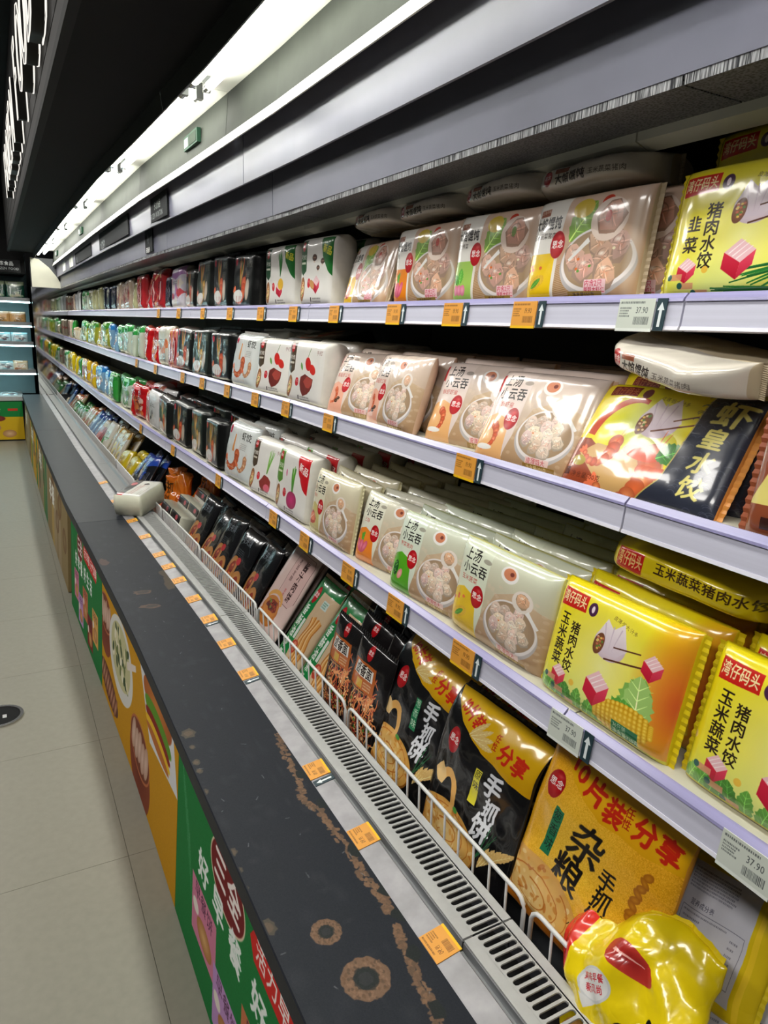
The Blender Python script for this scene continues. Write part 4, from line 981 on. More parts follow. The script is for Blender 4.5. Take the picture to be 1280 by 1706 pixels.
for y, lb in ((3.16, 'nearest green framed thermometer on the lamp reflector'), (6.95, 'second green framed thermometer along the lamp reflector'), (9.6, 'farthest green framed thermometer on the lamp reflector')):
    th = empty('thermometer', (.803 + bow(y), y, EYE + .715), lb, 'thermometer', 'thermometers on the reflector')
    MB().box(.790 + bow(y), .806 + bow(y), y - .11, y + .11, .69, .742).build('housing', M['greenframe'], th)
    MB().box(.7885 + bow(y), .7905 + bow(y), y - .095, y + .02, .697, .735).build('display', M['lcd'], th)
    MB().box(.7885 + bow(y), .7905 + bow(y), y + .035, y + .095, .7, .732).build('probe_window', M['holder'], th)

# ------------------------------------------------------------------ packages
def d_spine(title, bg, red=True, yellow=False):
    c = Canvas(320, .22, bg)
    if yellow:
        c.rect(.13, .05, .2, .12, (190, 30, 24)); c.text('湾仔码头', .135, .06, .095, (236, 200, 130), sx=.5, bold=.02); c.text(title, .4, .06, .075, (60, 40, 16), bold=.02)
    else:
        m_logo(c, .2, .11, .05); c.rect(.28, .05, .12, .04, (150, 84, 60)); c.text('大馅馄饨', .28, .095, .085, (60, 50, 46), bold=.03, sx=.8); c.text(title, .57, .11, .05, (90, 80, 74))
    return c
def d_brown():
    c = Canvas(300, .8, (140, 72, 44)); c.poly([(0, .62), (.3, 0), (1, 0), (1, .5), (.5, .62)], (226, 210, 120)); c.ell(.4, .42, .22, .2, (226, 206, 170)); 
    for x, y in ((.3, .36), (.36, .48)): c.ell(x, y, .06, .07, (60, 26, 26), (30, 14, 16))
    c.ell(.3, .66, .11, .1, (28, 26, 22)); c.text('2', .26, .58, .16, (230, 200, 40), bold=.04); c.rect(.1, .68, .06, .06, (60, 30, 26)); c.text('净含量600克', .2, .76, .04, (220, 170, 130))
    return c
def d_carton():
    c = Canvas(256, .5, (214, 214, 206)); c.rect(0, 0, 1, .16, (30, 28, 28)); c.ell(.7, .08, .1, .05, (206, 90, 100)); c.rect(0, .06, .12, .1, (206, 40, 56)); c.small(.1, .22, .7, 2, .03, (180, 120, 110)); c.poly(rnd_blob(c.rng, .75, .3, .06, .05), (60, 60, 56)); c.small(.1, .38, .5, 2, .025, (150, 150, 140))
    return c
def d_foil():
    c = Canvas(160, 1.0, (226, 120, 26)); g = c.rng
    for i in range(30): x, y = g.random(), g.random(); c.poly([(x, y), (x + g.uniform(-.2, .2), y + g.uniform(-.2, .2)), (x + g.uniform(-.2, .2), y + g.uniform(-.2, .2))], g.choice([(240, 150, 50), (200, 90, 14), (236, 170, 90), (190, 80, 20)]), alpha=.7)
    c.text('手抓', .12, .3, .2, (90, 60, 30), bold=.02); c.text('饼', .3, .5, .2, (110, 60, 20), bold=.02)
    return c
def d_blackyellow():
    c = d_handcake((226, 214, 60), '原味')
    c.poly([(.5, .1), (1, .0), (1, .2), (.6, .3)], (16, 16, 18)); return c
W1, W2 = (224, 220, 212), (206, 196, 176)
# key: name, what it looks like, short name, print, width, height, depth, edge exponent, side colour, crimped ends, creases
KINDS = {
 'corn': ('wonton_bag', 'wonton tray bag with yellow corn panel', 'corn wonton bag', lambda: d_bigwonton((236, 196, 20), 'corn'), .29, .197, .055, 7, (190, 170, 140), 'LR', .0018),
 'veg': ('wonton_bag', 'wonton tray bag with green leaf panel', 'green leaf wonton bag', lambda: d_bigwonton((158, 196, 90), 'veg'), .285, .197, .055, 7, (190, 170, 140), 'LR', .0018),
 'radish': ('wonton_bag', 'wonton tray bag with orange radish panel', 'orange wonton bag', lambda: d_bigwonton((228, 130, 24), 'radish'), .285, .197, .055, 7, (190, 170, 140), 'LR', .0018),
 'meat': ('wonton_bag', 'wonton tray bag with yellow meat panel', 'meat wonton bag', lambda: d_bigwonton((234, 186, 20), 'meat'), .285, .197, .055, 7, (190, 170, 140), 'LR', .0018),
 'prawn': ('small_wonton_bag', 'cream small-wonton bag with prawn on peach hill', 'prawn wonton bag', lambda: d_yuntun((226, 208, 200), (232, 176, 116), 'shrimp', name='鲜虾虾皇'), .29, .207, .055, 6, (198, 160, 132), 'R', .002),
 'pink': ('small_wonton_bag', 'pinkish small-wonton bag with mushroom and prawn', 'pink wonton bag', lambda: d_yuntun((228, 208, 196), (236, 172, 146), 'mush', name='香菇虾三鲜'), .29, .207, .06, 6, (196, 164, 140), '', .002),
 'beige': ('small_wonton_bag', 'beige small-wonton bag with meat picture', 'beige wonton bag', lambda: d_yuntun((230, 224, 198), (206, 190, 120), 'meat', None, '鲜肉'), .29, .2, .055, 5, (206, 198, 160), 'R', .002),
 'carrot': ('small_wonton_bag', 'small-wonton bag with orange panel', 'orange panel wonton bag', lambda: d_yuntun((226, 224, 206), (236, 134, 40), 'radish', None, '三鲜'), .27, .195, .055, 5, (206, 204, 176), 'R', .0025),
 'green': ('small_wonton_bag', 'pale small-wonton bag with bright green hill', 'green hill wonton bag', lambda: d_yuntun((216, 224, 206), (84, 168, 30), 'greenbean', None, '荠菜猪肉'), .285, .197, .055, 5, (196, 204, 150), 'R', .002),
 'maize': ('small_wonton_bag', 'pale small-wonton bag with yellow maize panel', 'yellow maize wonton bag', lambda: d_yuntun((222, 228, 206), (232, 192, 30), 'corn', None, '玉米蔬菜'), .29, .2, .06, 5, (206, 202, 130), 'R', .0025),
 'pier': ('dumpling_bag', 'bright yellow dumpling bag with corn cob and dumpling', 'yellow corn dumpling bag', lambda: d_pier('corn'), .285, .212, .06, 7, (214, 190, 24), 'LR', .0016),
 'chive': ('dumpling_bag', 'bright yellow dumpling bag with green chives', 'yellow chive dumpling bag', lambda: d_pier('chive'), .285, .2, .06, 7, (206, 186, 24), 'LR', .0016),
 'king': ('dumpling_bag', 'yellow prawn dumpling bag with navy lettered band', 'navy banded prawn bag', d_king, .32, .215, .055, 5, (196, 130, 60), 'R', .003),
 'brown': ('dumpling_bag', 'brown and yellow dumpling bag with black figure 2', 'brown dumpling bag', d_brown, .27, .215, .055, 6, (150, 80, 50), 'LR', .002),
 'mushw': ('dumpling_pack', 'white dumpling block with green tab and mushrooms', 'white mushroom block', lambda: d_dumpbag((30, 84, 44), 'mushroom', (24, 110, 40)), .265, .226, .1, 12, W1, '', .0025),
 'chivew': ('dumpling_pack', 'white dumpling block with green tab and chives', 'white chive block', lambda: d_dumpbag((26, 70, 40), 'chive', (30, 110, 44)), .27, .226, .1, 12, W1, '', .0025),
 'beefw': ('dumpling_pack', 'white dumpling block with brown tab and red peppers', 'white pepper block', lambda: d_dumpbag((80, 64, 48), 'beef'), .29, .212, .1, 12, W1, '', .0025),
 'beefv': ('dumpling_pack', 'white dumpling block with brown tab and minced beef', 'white beef block', lambda: d_dumpbag((80, 64, 48), 'celery'), .27, .215, .1, 12, W1, '', .0025),
 'radw': ('dumpling_pack', 'white dumpling block with lime tab and pink radish', 'white radish block', lambda: d_dumpbag((92, 150, 50), 'radish', (200, 24, 34), (250, 236, 230)), .265, .222, .09, 12, W1, '', .0025),
 'pale': ('dumpling_pouch', 'pale grey prawn dumpling pouch', 'pale grey prawn pouch', d_pale, .27, .235, .09, 8, (206, 204, 198), 'T', .003),
 'blk': ('dumpling_pouch', 'black prawn dumpling pouch with white plume', 'black prawn pouch', lambda: d_shrimpbag((22, 25, 24)), .29, .23, .1, 22, (14, 15, 15), 'T', .003),
 'blkg': ('dumpling_pouch', 'dark green prawn dumpling pouch', 'dark green prawn pouch', lambda: d_shrimpbag((40, 50, 44), (206, 150, 60)), .28, .23, .1, 22, (24, 28, 26), 'T', .003),
 'hand': ('pancake_bag', 'large black pancake bag with yellow flap', 'yellow flap pancake bag', lambda: d_handcake((226, 214, 60), '原味'), .3, .36, .035, 3, (14, 14, 15), 'T', .006),
 'handg': ('pancake_bag', 'large black pancake bag with green flavour tag', 'green tag pancake bag', lambda: d_handcake((40, 130, 84), '葱香味'), .3, .37, .035, 3, (14, 14, 15), 'T', .006),
 'gold': ('pancake_bag', 'golden coarse grain pancake bag with red lettering', 'golden pancake bag', d_golden, .315, .36, .045, 3, (206, 140, 30), 'T', .01),
 'noodle': ('noodle_pouch', 'black noodle pouch with orange label', 'black noodle pouch', d_noodle, .2, .27, .03, 3, (16, 14, 15), 'T', .005),
 'dough': ('dough_stick_bag', 'green banded dough stick bag', 'green dough stick bag', d_dough, .185, .33, .035, 4, (206, 186, 156), 'T', .003),
 'pie': ('meat_pie_bag', 'pale pink meat pie bag with framed characters', 'pink meat pie bag', d_pie, .24, .35, .03, 5, (220, 196, 190), '', .002),
 'pieb': ('meat_pie_pouch', 'black meat pie pouch showing split buns', 'black pie pouch', d_pieblack, .2, .32, .035, 4, (16, 17, 20), 'T', .004),
 'back': ('dumpling_bag', 'yellow bag turned to its printed grey back label', 'yellow bag showing its back', d_backlabel, .25, .3, .04, 4, (214, 190, 30), 'LR', .006),
 'carton': ('meat_pie_carton', 'white carton with black and red edge', 'white carton', d_carton, .24, .14, .1, 26, (222, 222, 200), '', .0015),
 'foil': ('pancake_bag', 'crumpled bright orange pancake bag', 'orange crumpled bag', d_foil, .26, .3, .09, 3, (226, 120, 26), 'T', .03),
 'lav': ('dumpling_pouch', 'white and lavender dumpling pouch', 'lavender pouch', lambda: d_tray((214, 208, 220), (170, 120, 180), (190, 50, 60), 1), .22, .23, .13, 10, (150, 146, 136), 'T', .003),
 'navy': ('dumpling_pouch', 'plain navy pouch', 'navy pouch', lambda: d_tray((22, 28, 44), (28, 36, 60), (50, 60, 90), 2), .25, .22, .08, 8, (14, 18, 28), 'T', .003),
 'redn': ('snack_pouch', 'red pouch with white oval bands', 'red oval banded pouch', lambda: d_stripes((186, 44, 50), (206, 60, 70), (236, 206, 150), 4), .26, .24, .08, 6, (150, 20, 26), 'T', .011),
 'redp': ('snack_pouch', 'glossy red pouch with tomato print', 'glossy red pouch', lambda: d_tray((190, 24, 30), (170, 16, 22), (236, 130, 60), 5), .26, .22, .08, 6, (170, 16, 22), 'T', .011),
 'redw': ('dumpling_pouch', 'slim red and pink pouch with green tag', 'red and pink pouch', lambda: d_stripes((206, 120, 120), (196, 30, 40), (236, 170, 90), 6), .2, .225, .07, 8, (190, 90, 90), 'T', .003),
 'whit': ('dumpling_pouch', 'white pouch with orange prawn print', 'white prawn pouch', lambda: d_tray((220, 220, 208), (206, 206, 190), (226, 110, 60), 7), .25, .22, .08, 7, (206, 206, 170), 'T', .003),
 'clrg': ('vegetable_bag', 'clear bag with green print', 'green print clear bag', lambda: d_tray((190, 200, 184), (50, 150, 70), (120, 170, 110), 8), .24, .21, .07, 6, (170, 184, 160), 'T', .011),
 'clrp': ('vegetable_bag', 'clear bag of pale vegetables', 'pale vegetable bag', lambda: d_tray((170, 170, 130), (150, 150, 104), (196, 190, 150), 9), .25, .21, .07, 6, (150, 150, 120), 'T', .011),
 'blue': ('snack_pouch', 'blue topped pouch with pink label', 'blue topped pouch', lambda: d_tray((120, 160, 190), (40, 120, 190), (226, 150, 150), 10), .24, .22, .07, 6, (60, 110, 160), 'T', .011),
 'yel': ('snack_pouch', 'bright yellow pouch', 'bright yellow pouch', lambda: d_tray((222, 196, 24), (232, 206, 30), (206, 160, 20), 11), .24, .21, .07, 6, (206, 180, 24), 'T', .011),
 'yelr': ('snack_pouch', 'red and yellow striped pouch', 'red and yellow striped pouch', lambda: d_stripes((226, 190, 40), (200, 40, 60), (226, 216, 226), 12), .24, .21, .07, 6, (200, 150, 30), 'T', .011),
 'grn': ('snack_pouch', 'bright green pouch', 'bright green pouch', lambda: d_tray((50, 150, 60), (40, 130, 50), (190, 210, 160), 13), .23, .21, .07, 6, (36, 120, 44), 'T', .011),
 'olive': ('vegetable_bag', 'yellow green leaf bag', 'yellow green leaf bag', lambda: d_tray((150, 156, 50), (70, 140, 50), (206, 206, 110), 14), .25, .22, .08, 6, (130, 140, 50), 'T', .011),
 'bei': ('dumpling_pouch', 'beige pouch with red band', 'beige and red pouch', lambda: d_stripes((190, 170, 150), (180, 40, 36), (206, 190, 170), 15), .24, .22, .07, 8, (150, 130, 116), 'T', .003),
 'whbk': ('dumpling_pouch', 'white and black spotted pouch', 'white and black pouch', lambda: d_tray((206, 206, 206), (226, 226, 226), (60, 60, 60), 16), .24, .23, .08, 9, (30, 30, 32), 'T', .003),
 'banana': ('pancake_bag', 'yellow and white sliced snack bag', 'yellow and white snack bag', lambda: d_tray((214, 206, 190), (196, 150, 50), (226, 190, 60), 17), .22, .32, .04, 4, (206, 196, 170), 'T', .004),
 'redbox': ('snack_carton', 'upright dark red carton', 'dark red carton', lambda: d_tray((150, 24, 28), (206, 190, 150), (190, 60, 40), 18), .2, .28, .12, 14, (132, 18, 22), '', .001),
 'bluep': ('snack_pouch', 'blue and white fish pouch', 'blue and white pouch', lambda: d_tray((140, 170, 200), (40, 80, 160), (220, 226, 236), 19), .22, .3, .05, 4, (60, 90, 150), 'T', .006),
 'face': ('snack_pouch', 'white pouch with green stripe', 'green striped white pouch', lambda: d_tray((226, 222, 206), (226, 222, 206), (60, 140, 60), 20), .24, .3, .04, 4, (214, 210, 190), 'T', .004),
 'dblue': ('pancake_bag', 'black pouch with blue label', 'black and blue pouch', lambda: d_tray((26, 28, 36), (40, 80, 190), (70, 70, 80), 21), .24, .3, .05, 3.5, (18, 20, 26), 'T', .01),
 'mixo': ('vegetable_bag', 'clear bag with orange vegetables', 'orange vegetable bag', lambda: d_tray((180, 170, 130), (200, 110, 60), (206, 80, 50), 22), .24, .28, .06, 3.5, (170, 150, 110), 'T', .008),
 'spw': ('wonton_bag', 'white wonton bag lying on its back, spine forward', 'lying white wonton bag', lambda: d_spine('玉米蔬菜猪肉', (214, 206, 194)), .29, .052, .19, 5, (196, 180, 152), 'LR', .007),
 'spy': ('dumpling_bag', 'yellow dumpling bag lying on its back, spine forward', 'lying yellow dumpling bag', lambda: d_spine('玉米蔬菜猪肉水饺', (216, 192, 20), yellow=True), .29, .06, .2, 5, (206, 184, 20), 'LR', .006),
 'sprd': ('round_dish_pack', 'round vegetable dish pack on a dark green card', 'dish pack', lambda: d_tray((30, 90, 70), (190, 206, 170), (226, 220, 190), 23), .2, .2, .03, 8, (30, 80, 66), '', .001),
 'tan': ('bread_pack', 'tan bread pack', 'tan bread pack', lambda: d_tray((206, 160, 100), (226, 200, 170), (190, 130, 60), 24), .2, .15, .1, 8, (200, 160, 110), '', .002),
 'ice': ('frozen_pouch', 'pale blue frozen pouch', 'pale blue pouch', lambda: d_tray((190, 216, 222), (140, 190, 200), (70, 60, 70), 25), .2, .14, .08, 4, (170, 204, 210), 'T', .006),
 'cream': ('frozen_pouch', 'cream frozen pouch', 'cream pouch', lambda: d_tray((214, 204, 180), (196, 170, 130), (150, 100, 70), 26), .18, .15, .08, 4, (206, 190, 160), 'T', .005),
}
def prof_t(s, n):
    return max(0.0, 1 - abs(s) ** n) ** .5
def bag_mesh(name, w, h, d, n, wr, seed, fine, deform=None):
    nu = nv = (44 if name == 'pancake_bag' and deform else 22) if fine else 11
    B = MB(); F = []; uvs = []
    S = [math.sin((2 * i / nu - 1) * math.pi / 2) if n < 20 else 2 * i / nu - 1 for i in range(nu + 1)]
    off = Vector((seed * 7.3, seed * 3.1, seed * 1.7))
    front = {}; back = {}
    for j, v in enumerate(S):
        for i, u in enumerate(S):
            T = d / 2 * prof_t(u, n) * prof_t(v, n)
            x, z = u * w / 2, (v + 1) * h / 2
            edge = (1 - u ** 8) * (1 - v ** 8)
            p = Vector((x, z, 0)) * 14 + off
            k = (noise.noise(p) + .5 * noise.noise(p * 2.3)) * wr + (abs(noise.noise(p * 1.3 + Vector((5, 5, 5)))) - .25) * wr * .9
            rim = i in (0, nu) or j in (0, nu)
            jx = noise.noise(p * .8 + Vector((9, 0, 3))) * wr * .8; jz = noise.noise(p * .8 + Vector((0, 9, 3))) * wr * .8
            q = (x + jx, d / 2 - T - k * edge, z + jz)
            front[i, j] = len(B.v); B.v.append(deform(q) if deform else q); uvs.append((i, j))
    for j, v in enumerate(S):
        for i, u in enumerate(S):
            if i in (0, nu) or j in (0, nu): back[i, j] = front[i, j]; continue
            T = d / 2 * prof_t(u, n) * prof_t(v, n); q = (u * w / 2, d / 2 + T, (v + 1) * h / 2)
            back[i, j] = len(B.v); B.v.append(deform(q) if deform else q); uvs.append((i, j))
    mats = []
    ue = .93 if n >= 9 else .985
    for j in range(nu):
        for i in range(nu):
            um, vm = (S[i] + S[i + 1]) / 2, (S[j] + S[j + 1]) / 2
            B.f.append((front[i, j], front[i + 1, j], front[i + 1, j + 1], front[i, j + 1])); mats.append(0 if max(abs(um), abs(vm)) < ue else 1)
            B.f.append((back[i, j], back[i, j + 1], back[i + 1, j + 1], back[i + 1, j])); mats.append(1)
    me = bpy.data.meshes.new(name); me.from_pydata(B.v, [], B.f)
    uv = me.uv_layers.new(name='UVMap')
    kk = .5 / ue
    for l in me.loops:
        i, j = uvs[l.vertex_index]; uv.data[l.index].uv = (.5 + S[i] * kk, .5 + S[j] * kk)
    for p, mi in zip(me.polygons, mats): p.material_index = mi; p.use_smooth = True
    return me
def seal_mesh(w, h, d, side, deform=None):
    """crimped end seal: a thin ribbed strip with a zigzag outer edge"""
    B = MB(); n = 34; s = .011; L = h if side in 'LR' else w
    for f in (0, 1):
        for i in range(n + 1):
            t = i / n
            for c in (0, 1, 2):
                a = (-.012, 0, s - (.0018 if i % 2 else 0))[c]; r = (.0007 if i % 2 else -.0007) * (0 if c == 0 else 1)
                y = d / 2 + r + (.0008 if f else 0)
                if side in 'LR': q = ((w / 2 + a) * (1 if side == 'R' else -1), y, h * (.01 + .98 * t))
                else: q = (-w / 2 * .98 + w * .98 * t, y, h + a)
                B.v.append(deform(q) if deform else q)
    m = (n + 1) * 3
    for f in (0, 1):
        for i in range(n):
            for c in (0, 1): p = f * m + i * 3 + c; B.f.append((p, p + 1, p + 4, p + 3))
    me = bpy.data.meshes.new('end_seal'); me.from_pydata(B.v, [], B.f); return me
PROTO = {}
SIDE_M = {}
def side_mat(col):
    if col not in SIDE_M:
        m = plain('film_side', col, .28, var=.08, scale=20, bump=.25, bscale=26); SIDE_M[col] = m
    return SIDE_M[col]
def proto(kind, fine, seed=0, deform=None, key=None):
    k = key or (kind, fine, seed)
    if k not in PROTO:
        nm, desc, short, fn, w, h, d, n, side, seals, wr = KINDS[kind]
        if ('img', kind) not in PROTO: PROTO['img', kind] = film(nm + '_print', fn().image(nm + '_print'), .22 if n < 9 else .3, (.35 if n < 9 else .2) if kind not in ('pieb', 'noodle') else .2)
        me = bag_mesh(nm, w, h, d, n, wr, seed + len(kind), fine, deform); me.materials.append(PROTO['img', kind]); me.materials.append(side_mat(side))
        sl = []
        if fine:
            for s in seals: q = seal_mesh(w, h, d, s, deform); q.materials.append(side_mat(side)); sl.append(q)
        PROTO[k] = (me, sl)
    return PROTO[k]
USED = {}
def pack(kind, x, y, z, label, tilt=5.0, yaw=0.0, roll=0.0, fine=True, seed=0, group=None, scale=1.0, deform=None, key=None, cat=None):
    """a bag standing at (x, y, z above the floor): y is the middle of its lower front edge; tilt leans it back"""
    me, sl = proto(kind, fine, seed, deform, key)
    o = bpy.data.objects.new(KINDS[kind][0], me); COL.objects.link(o)
    o.location = (x + bow(y), y, z); o.rotation_euler = (-math.radians(tilt), math.radians(roll), math.radians(-90 + yaw)); o.scale = (scale, scale, scale)
    for q in sl:
        c = bpy.data.objects.new('end_seal', q); COL.objects.link(c); c.parent = o
    tag(o, label, cat or KINDS[kind][0].split('_')[-1], group)
    return o
ORD = ['nearest', 'second', 'third', 'fourth', 'fifth', 'sixth', 'seventh', 'eighth']
def runs(seq):
    """adds run position and the nearer neighbour to a front row listed from near to far"""
    out = []; i = 0; prev = None
    while i < len(seq):
        j = i
        while j < len(seq) and seq[j][0] == seq[i][0]: j += 1
        for k in range(i, j): out.append((seq[k], k - i, j - i, prev))
        prev = KINDS[seq[i][0]][2]; i = j
    return out
def fit(*opts):
    for o in opts:
        if len(o.replace('-', ' ').split()) <= 16: return o
    return opts[-1]
ORDB = ['second', 'third', 'fourth', 'fifth', 'sixth', 'seventh']
def behind(short, nm, r, k, n, prev):
    col = (' in the ' + ORD[k] + ' column') if n > 1 else ''
    at = (' past the ' + prev) if prev else ''
    return fit(short + ', ' + ORDB[r] + ' from the front' + col + at + ', ' + nm, short + ', ' + ORDB[r] + ' back' + col + at + ', ' + nm, short + ', ' + ORDB[r] + ' back' + (', ' + ORD[k] + ' column' if n > 1 else '') + at + ', ' + nm.split()[0])
def shelf_row(nm, x, zrel, seq, depth_rows, group):
    """seq: (kind, y of the far bottom corner, tilt, setback, yaw). Rows behind are copies stood further back."""
    for (kind, yl, tilt, dx, yaw), k, n, prev in runs(seq):
        _, desc, short, _, w, h, d, *_r = KINDS[kind]
        fine = yl < 3.9; y = yl - w / 2
        where = (ORD[k] + ' of its kind, ' if n > 1 else '') + (('just past the ' + prev) if prev else 'nearest')
        lab = desc + ' on the ' + nm + ', ' + where
        lab = fit(lab, short + ' on the ' + nm + ', ' + where, short + ', ' + nm + ', ' + where, short + ', ' + nm + (', ' + ORD[k] if n > 1 else '') + (', past ' + prev if prev else ''))
        pack(kind, x + dx, y, zrel + EYE, lab, tilt, yaw, random.uniform(-1, 1) if yl < 3 else random.uniform(-3, 3), fine, 0, group, 1.0 if yl < 3 else random.uniform(.9, 1.06))
        rows = depth_rows if yl < 3.2 else (1 if yl < 6 else 0)
        for r in range(rows):
            xb = x + dx + (d + .008) * (r + 1)
            if xb + d + .03 > 1.36: break
            pack(kind, xb, y + random.uniform(-.008, .008), zrel + EYE, behind(short, nm, r, k, n, prev), max(2.0, tilt * .7) + random.uniform(-2, 2), yaw + random.uniform(-2, 2), random.uniform(-1.5, 1.5), fine, 1, group + ', rows behind')
def seqfar(start, items, pitch=.262):
    out = []; y = start
    for kind, n in items:
        for q in range(n):
            p = max(KINDS[kind][4] + .012, .2); y += p
            if y > Y_END - .04: return out
            out.append((kind, y, random.uniform(0, 14) if KINDS[kind][7] < 7 else random.uniform(1, 6), .025 * random.random(), random.uniform(-9, 9) if KINDS[kind][7] < 7 else random.uniform(-3, 4)))
    return out
S1Z, S2Z, S3Z = .02 + .044, -.297 + .044, -.655 + .044
row1 = [('chive', .845, 7, 0, 0), ('corn', 1.19, 7, .002, 0), ('veg', 1.462, 5, .012, 3), ('radish', 1.748, 5, .008, 2), ('meat', 2.078, 17, .0, -2), ('mushw', 2.40, 2, 0, 2), ('chivew', 2.745, 1, .01, 5)]
row1 += seqfar(2.86, [('pale', 0), ('blk', 2), ('blkg', 1), ('blk', 1), ('lav', 1), ('navy', 1), ('redn', 3), ('clrp', 1), ('bei', 3), ('navy', 3), ('clrp', 4), ('clrg', 3), ('whbk', 3), ('bei', 3)])
shelf_row('top shelf', .945, S1Z, row1, 1, 'packs on the top shelf')
row2 = [('brown', .585, 10, 0, 4), ('king', .965, 30, .0, 2), ('prawn', 1.234, 24, .0, 3), ('prawn', 1.475, 22, .035, 8), ('pink', 1.79, 17, .0, -4), ('pink', 2.045, 22, .02, 8), ('beefw', 2.36, 6, .0, 3), ('beefw', 2.69, 8, .012, 8), ('pale', 3.0, 10, .0, 4)]
row2 += seqfar(3.02, [('blk', 1), ('blkg', 1), ('blk', 1), ('redw', 1), ('whit', 1), ('redp', 2), ('clrg', 4), ('blue', 2), ('olive', 1), ('whit', 1), ('yel', 1), ('olive', 4), ('clrg', 2), ('cream', 3), ('grn', 1), ('bei', 4)])
shelf_row('middle shelf', .882, S2Z, row2, 4, 'packs on the middle shelf')
row3 = [('pier', .575, 12, .015, 0), ('pier', .882, 12, .004, -1), ('maize', 1.176, 8, .008, 2), ('green', 1.44, 14, .008, 5), ('carrot', 1.66, 14, .03, 10), ('beige', 1.968, 10, .0, 0), ('radw', 2.255, 7, .0, 2), ('beefv', 2.545, 10, .01, 6), ('pale', 2.84, 10, .0, 5)]
row3 += seqfar(2.87, [('blk', 1), ('blkg', 1), ('blk', 2), ('whbk', 1), ('redw', 1), ('redp', 2), ('clrg', 2), ('grn', 1), ('clrg', 1), ('blue', 3), ('yelr', 4), ('grn', 2), ('yel', 4), ('clrg', 2), ('bei', 2), ('cream', 3)])
shelf_row('bottom shelf', .80, S3Z, row3, 5, 'packs on the bottom shelf')
# bags lying on top of the standing ones
for y, z, tl, yw, lb in ((1.08, .272, 4, 3, 'white wonton bag lying over the corn wonton bag on the top shelf'), (1.36, .279, 2, -3, 'white wonton bag lying over the green leaf wonton bag'), (1.65, .275, -3, 2, 'white wonton bag lying over the orange wonton bag'), (1.94, .285, 3, 0, 'white wonton bag lying over the meat wonton bag')):
    pack('spw', .975, y, z + EYE, lb, tl, yw, seed=int(y * 10) % 3, group='wonton bags lying on the top shelf packs')
pack('spw', .90, .80, -.068 + EYE, 'white wonton bag lying over the navy banded prawn bag, middle shelf', -8, -14, 8, seed=5)
pack('spy', .885, .69, -.383 + EYE, 'yellow dumpling bag lying behind the front ones, bottom shelf', 4, 3, 3, seed=2)
pack('chive', 1.03, .70, S1Z + .07 + EYE, 'second yellow chive bag stood higher behind the first, top shelf', 4, 0, -2, seed=2)
pack('corn', 1.0, .98, S1Z + EYE, 'wonton bag in shade between the corn wonton bag and the yellow chive bag', 5, 0, seed=2)
pack('blk', .99, 2.45, S2Z + .21 + EYE, 'black pouch lying on the white pepper blocks, middle shelf', 80, 10, 0, seed=3)
pack('lav', .92, 4.6, S3Z + .225 + EYE, 'clear topped pouch lying over the red pouches on the bottom shelf', 82, 10, 0, seed=3, fine=False)

# the open well: big bags lean back behind the wire fences
WZ = -1.195
def flap(q):
    """upper third of a big soft bag slumps back"""
    x, y, z = q; t = max(0, z - .26)
    return (x * (1 + .06 * t * 10 * .1), y + t * t * 3.2, z - t * t * 1.2)
def slump(q):
    x, y, z = q
    return (x * (1 - .25 * max(0, z - .2) * 4), y + .05 * math.sin(z * 16) + .3 * max(0, z - .18) ** 1.2, z - .5 * max(0, z - .2) ** 1.4 + .02 * math.sin(x * 23))
pack('gold', .757, .705, -1.03 + EYE, 'golden coarse grain pancake bag with red lettering standing in the well', 17, 0, 0)
pack('hand', .752, 1.01, -1.09 + EYE, 'large black pancake bag with yellow flavour tag, beside the golden bag', 13, 0, -1, deform=flap, key='hand1')
pack('handg', .756, 1.285, -1.075 + EYE, 'large black pancake bag with green flavour tag, beside the noodle pouches', 17, 0, 0, deform=flap, key='handg1')
pack('hand', .85, .80, -1.08 + EYE, 'second row black pancake bag with crumpled yellow flap', 22, 4, 2, deform=slump, key='hand2', seed=2)
pack('hand', .845, 1.12, -1.06 + EYE, 'second row black pancake bag with folded yellow flap under the shelf', 24, -5, -3, deform=slump, key='hand2')
pack('blk', .86, .52, -1.1 + EYE, 'crumpled black pouch wedged between the golden bag and yellow back label', 25, 0, 0, deform=slump, key='blkx', scale=1.15)
pack('back', .83, .495, -.945 + EYE, 'yellow dumpling bag turned to its grey nutrition label in the well', 30, 2, -8, deform=None, seed=2, scale=.66)
pack('back', .77, .40, -1.0 + EYE, 'second yellow bag with grey back label, under the first', 50, 6, -16, seed=3, scale=.7)
for r, (y, x, lb) in enumerate(((1.50, .757, 'black noodle pouch with orange label, beside the green tag pancake bag'), (1.665, .765, 'black noodle pouch with orange label, beside the dough stick bags'))):
    pack('noodle', x, y, -1.08 + EYE, lb, 13, 0, 0, deform=flap, key='noo1')
for r in range(3):
    for c_ in range(2):
        pack('noodle', .81 + .045 * r, 1.47 + .17 * c_ + .02 * r, -1.07 + EYE + .012 * r, 'black noodle pouch in the ' + ('second', 'third', 'fourth')[r] + ' row under the bottom shelf, ' + ('nearer' if c_ == 0 else 'farther') + ' one', 20, 3, 4, deform=flap, key='noo1', group='noodle pouches in rows')
pack('dough', .77, 1.88, -1.12 + EYE, 'green dough stick bag beside the black noodle pouches', 34, 0, 2)
pack('dough', .77, 2.08, -1.12 + EYE, 'green dough stick bag beside the pink meat pie bag', 34, 0, 2)
for r in range(2): pack('dough', .83 + .05 * r, 1.98 + .03 * r, -1.08 + EYE, 'green dough stick bag in the ' + ('second' if r == 0 else 'third') + ' row, under the bottom shelf', 38, 4, 0)
pack('pie', .775, 2.325, -1.10 + EYE, 'pale pink meat pie bag with framed characters leaning in the well', 33, 0, 1)
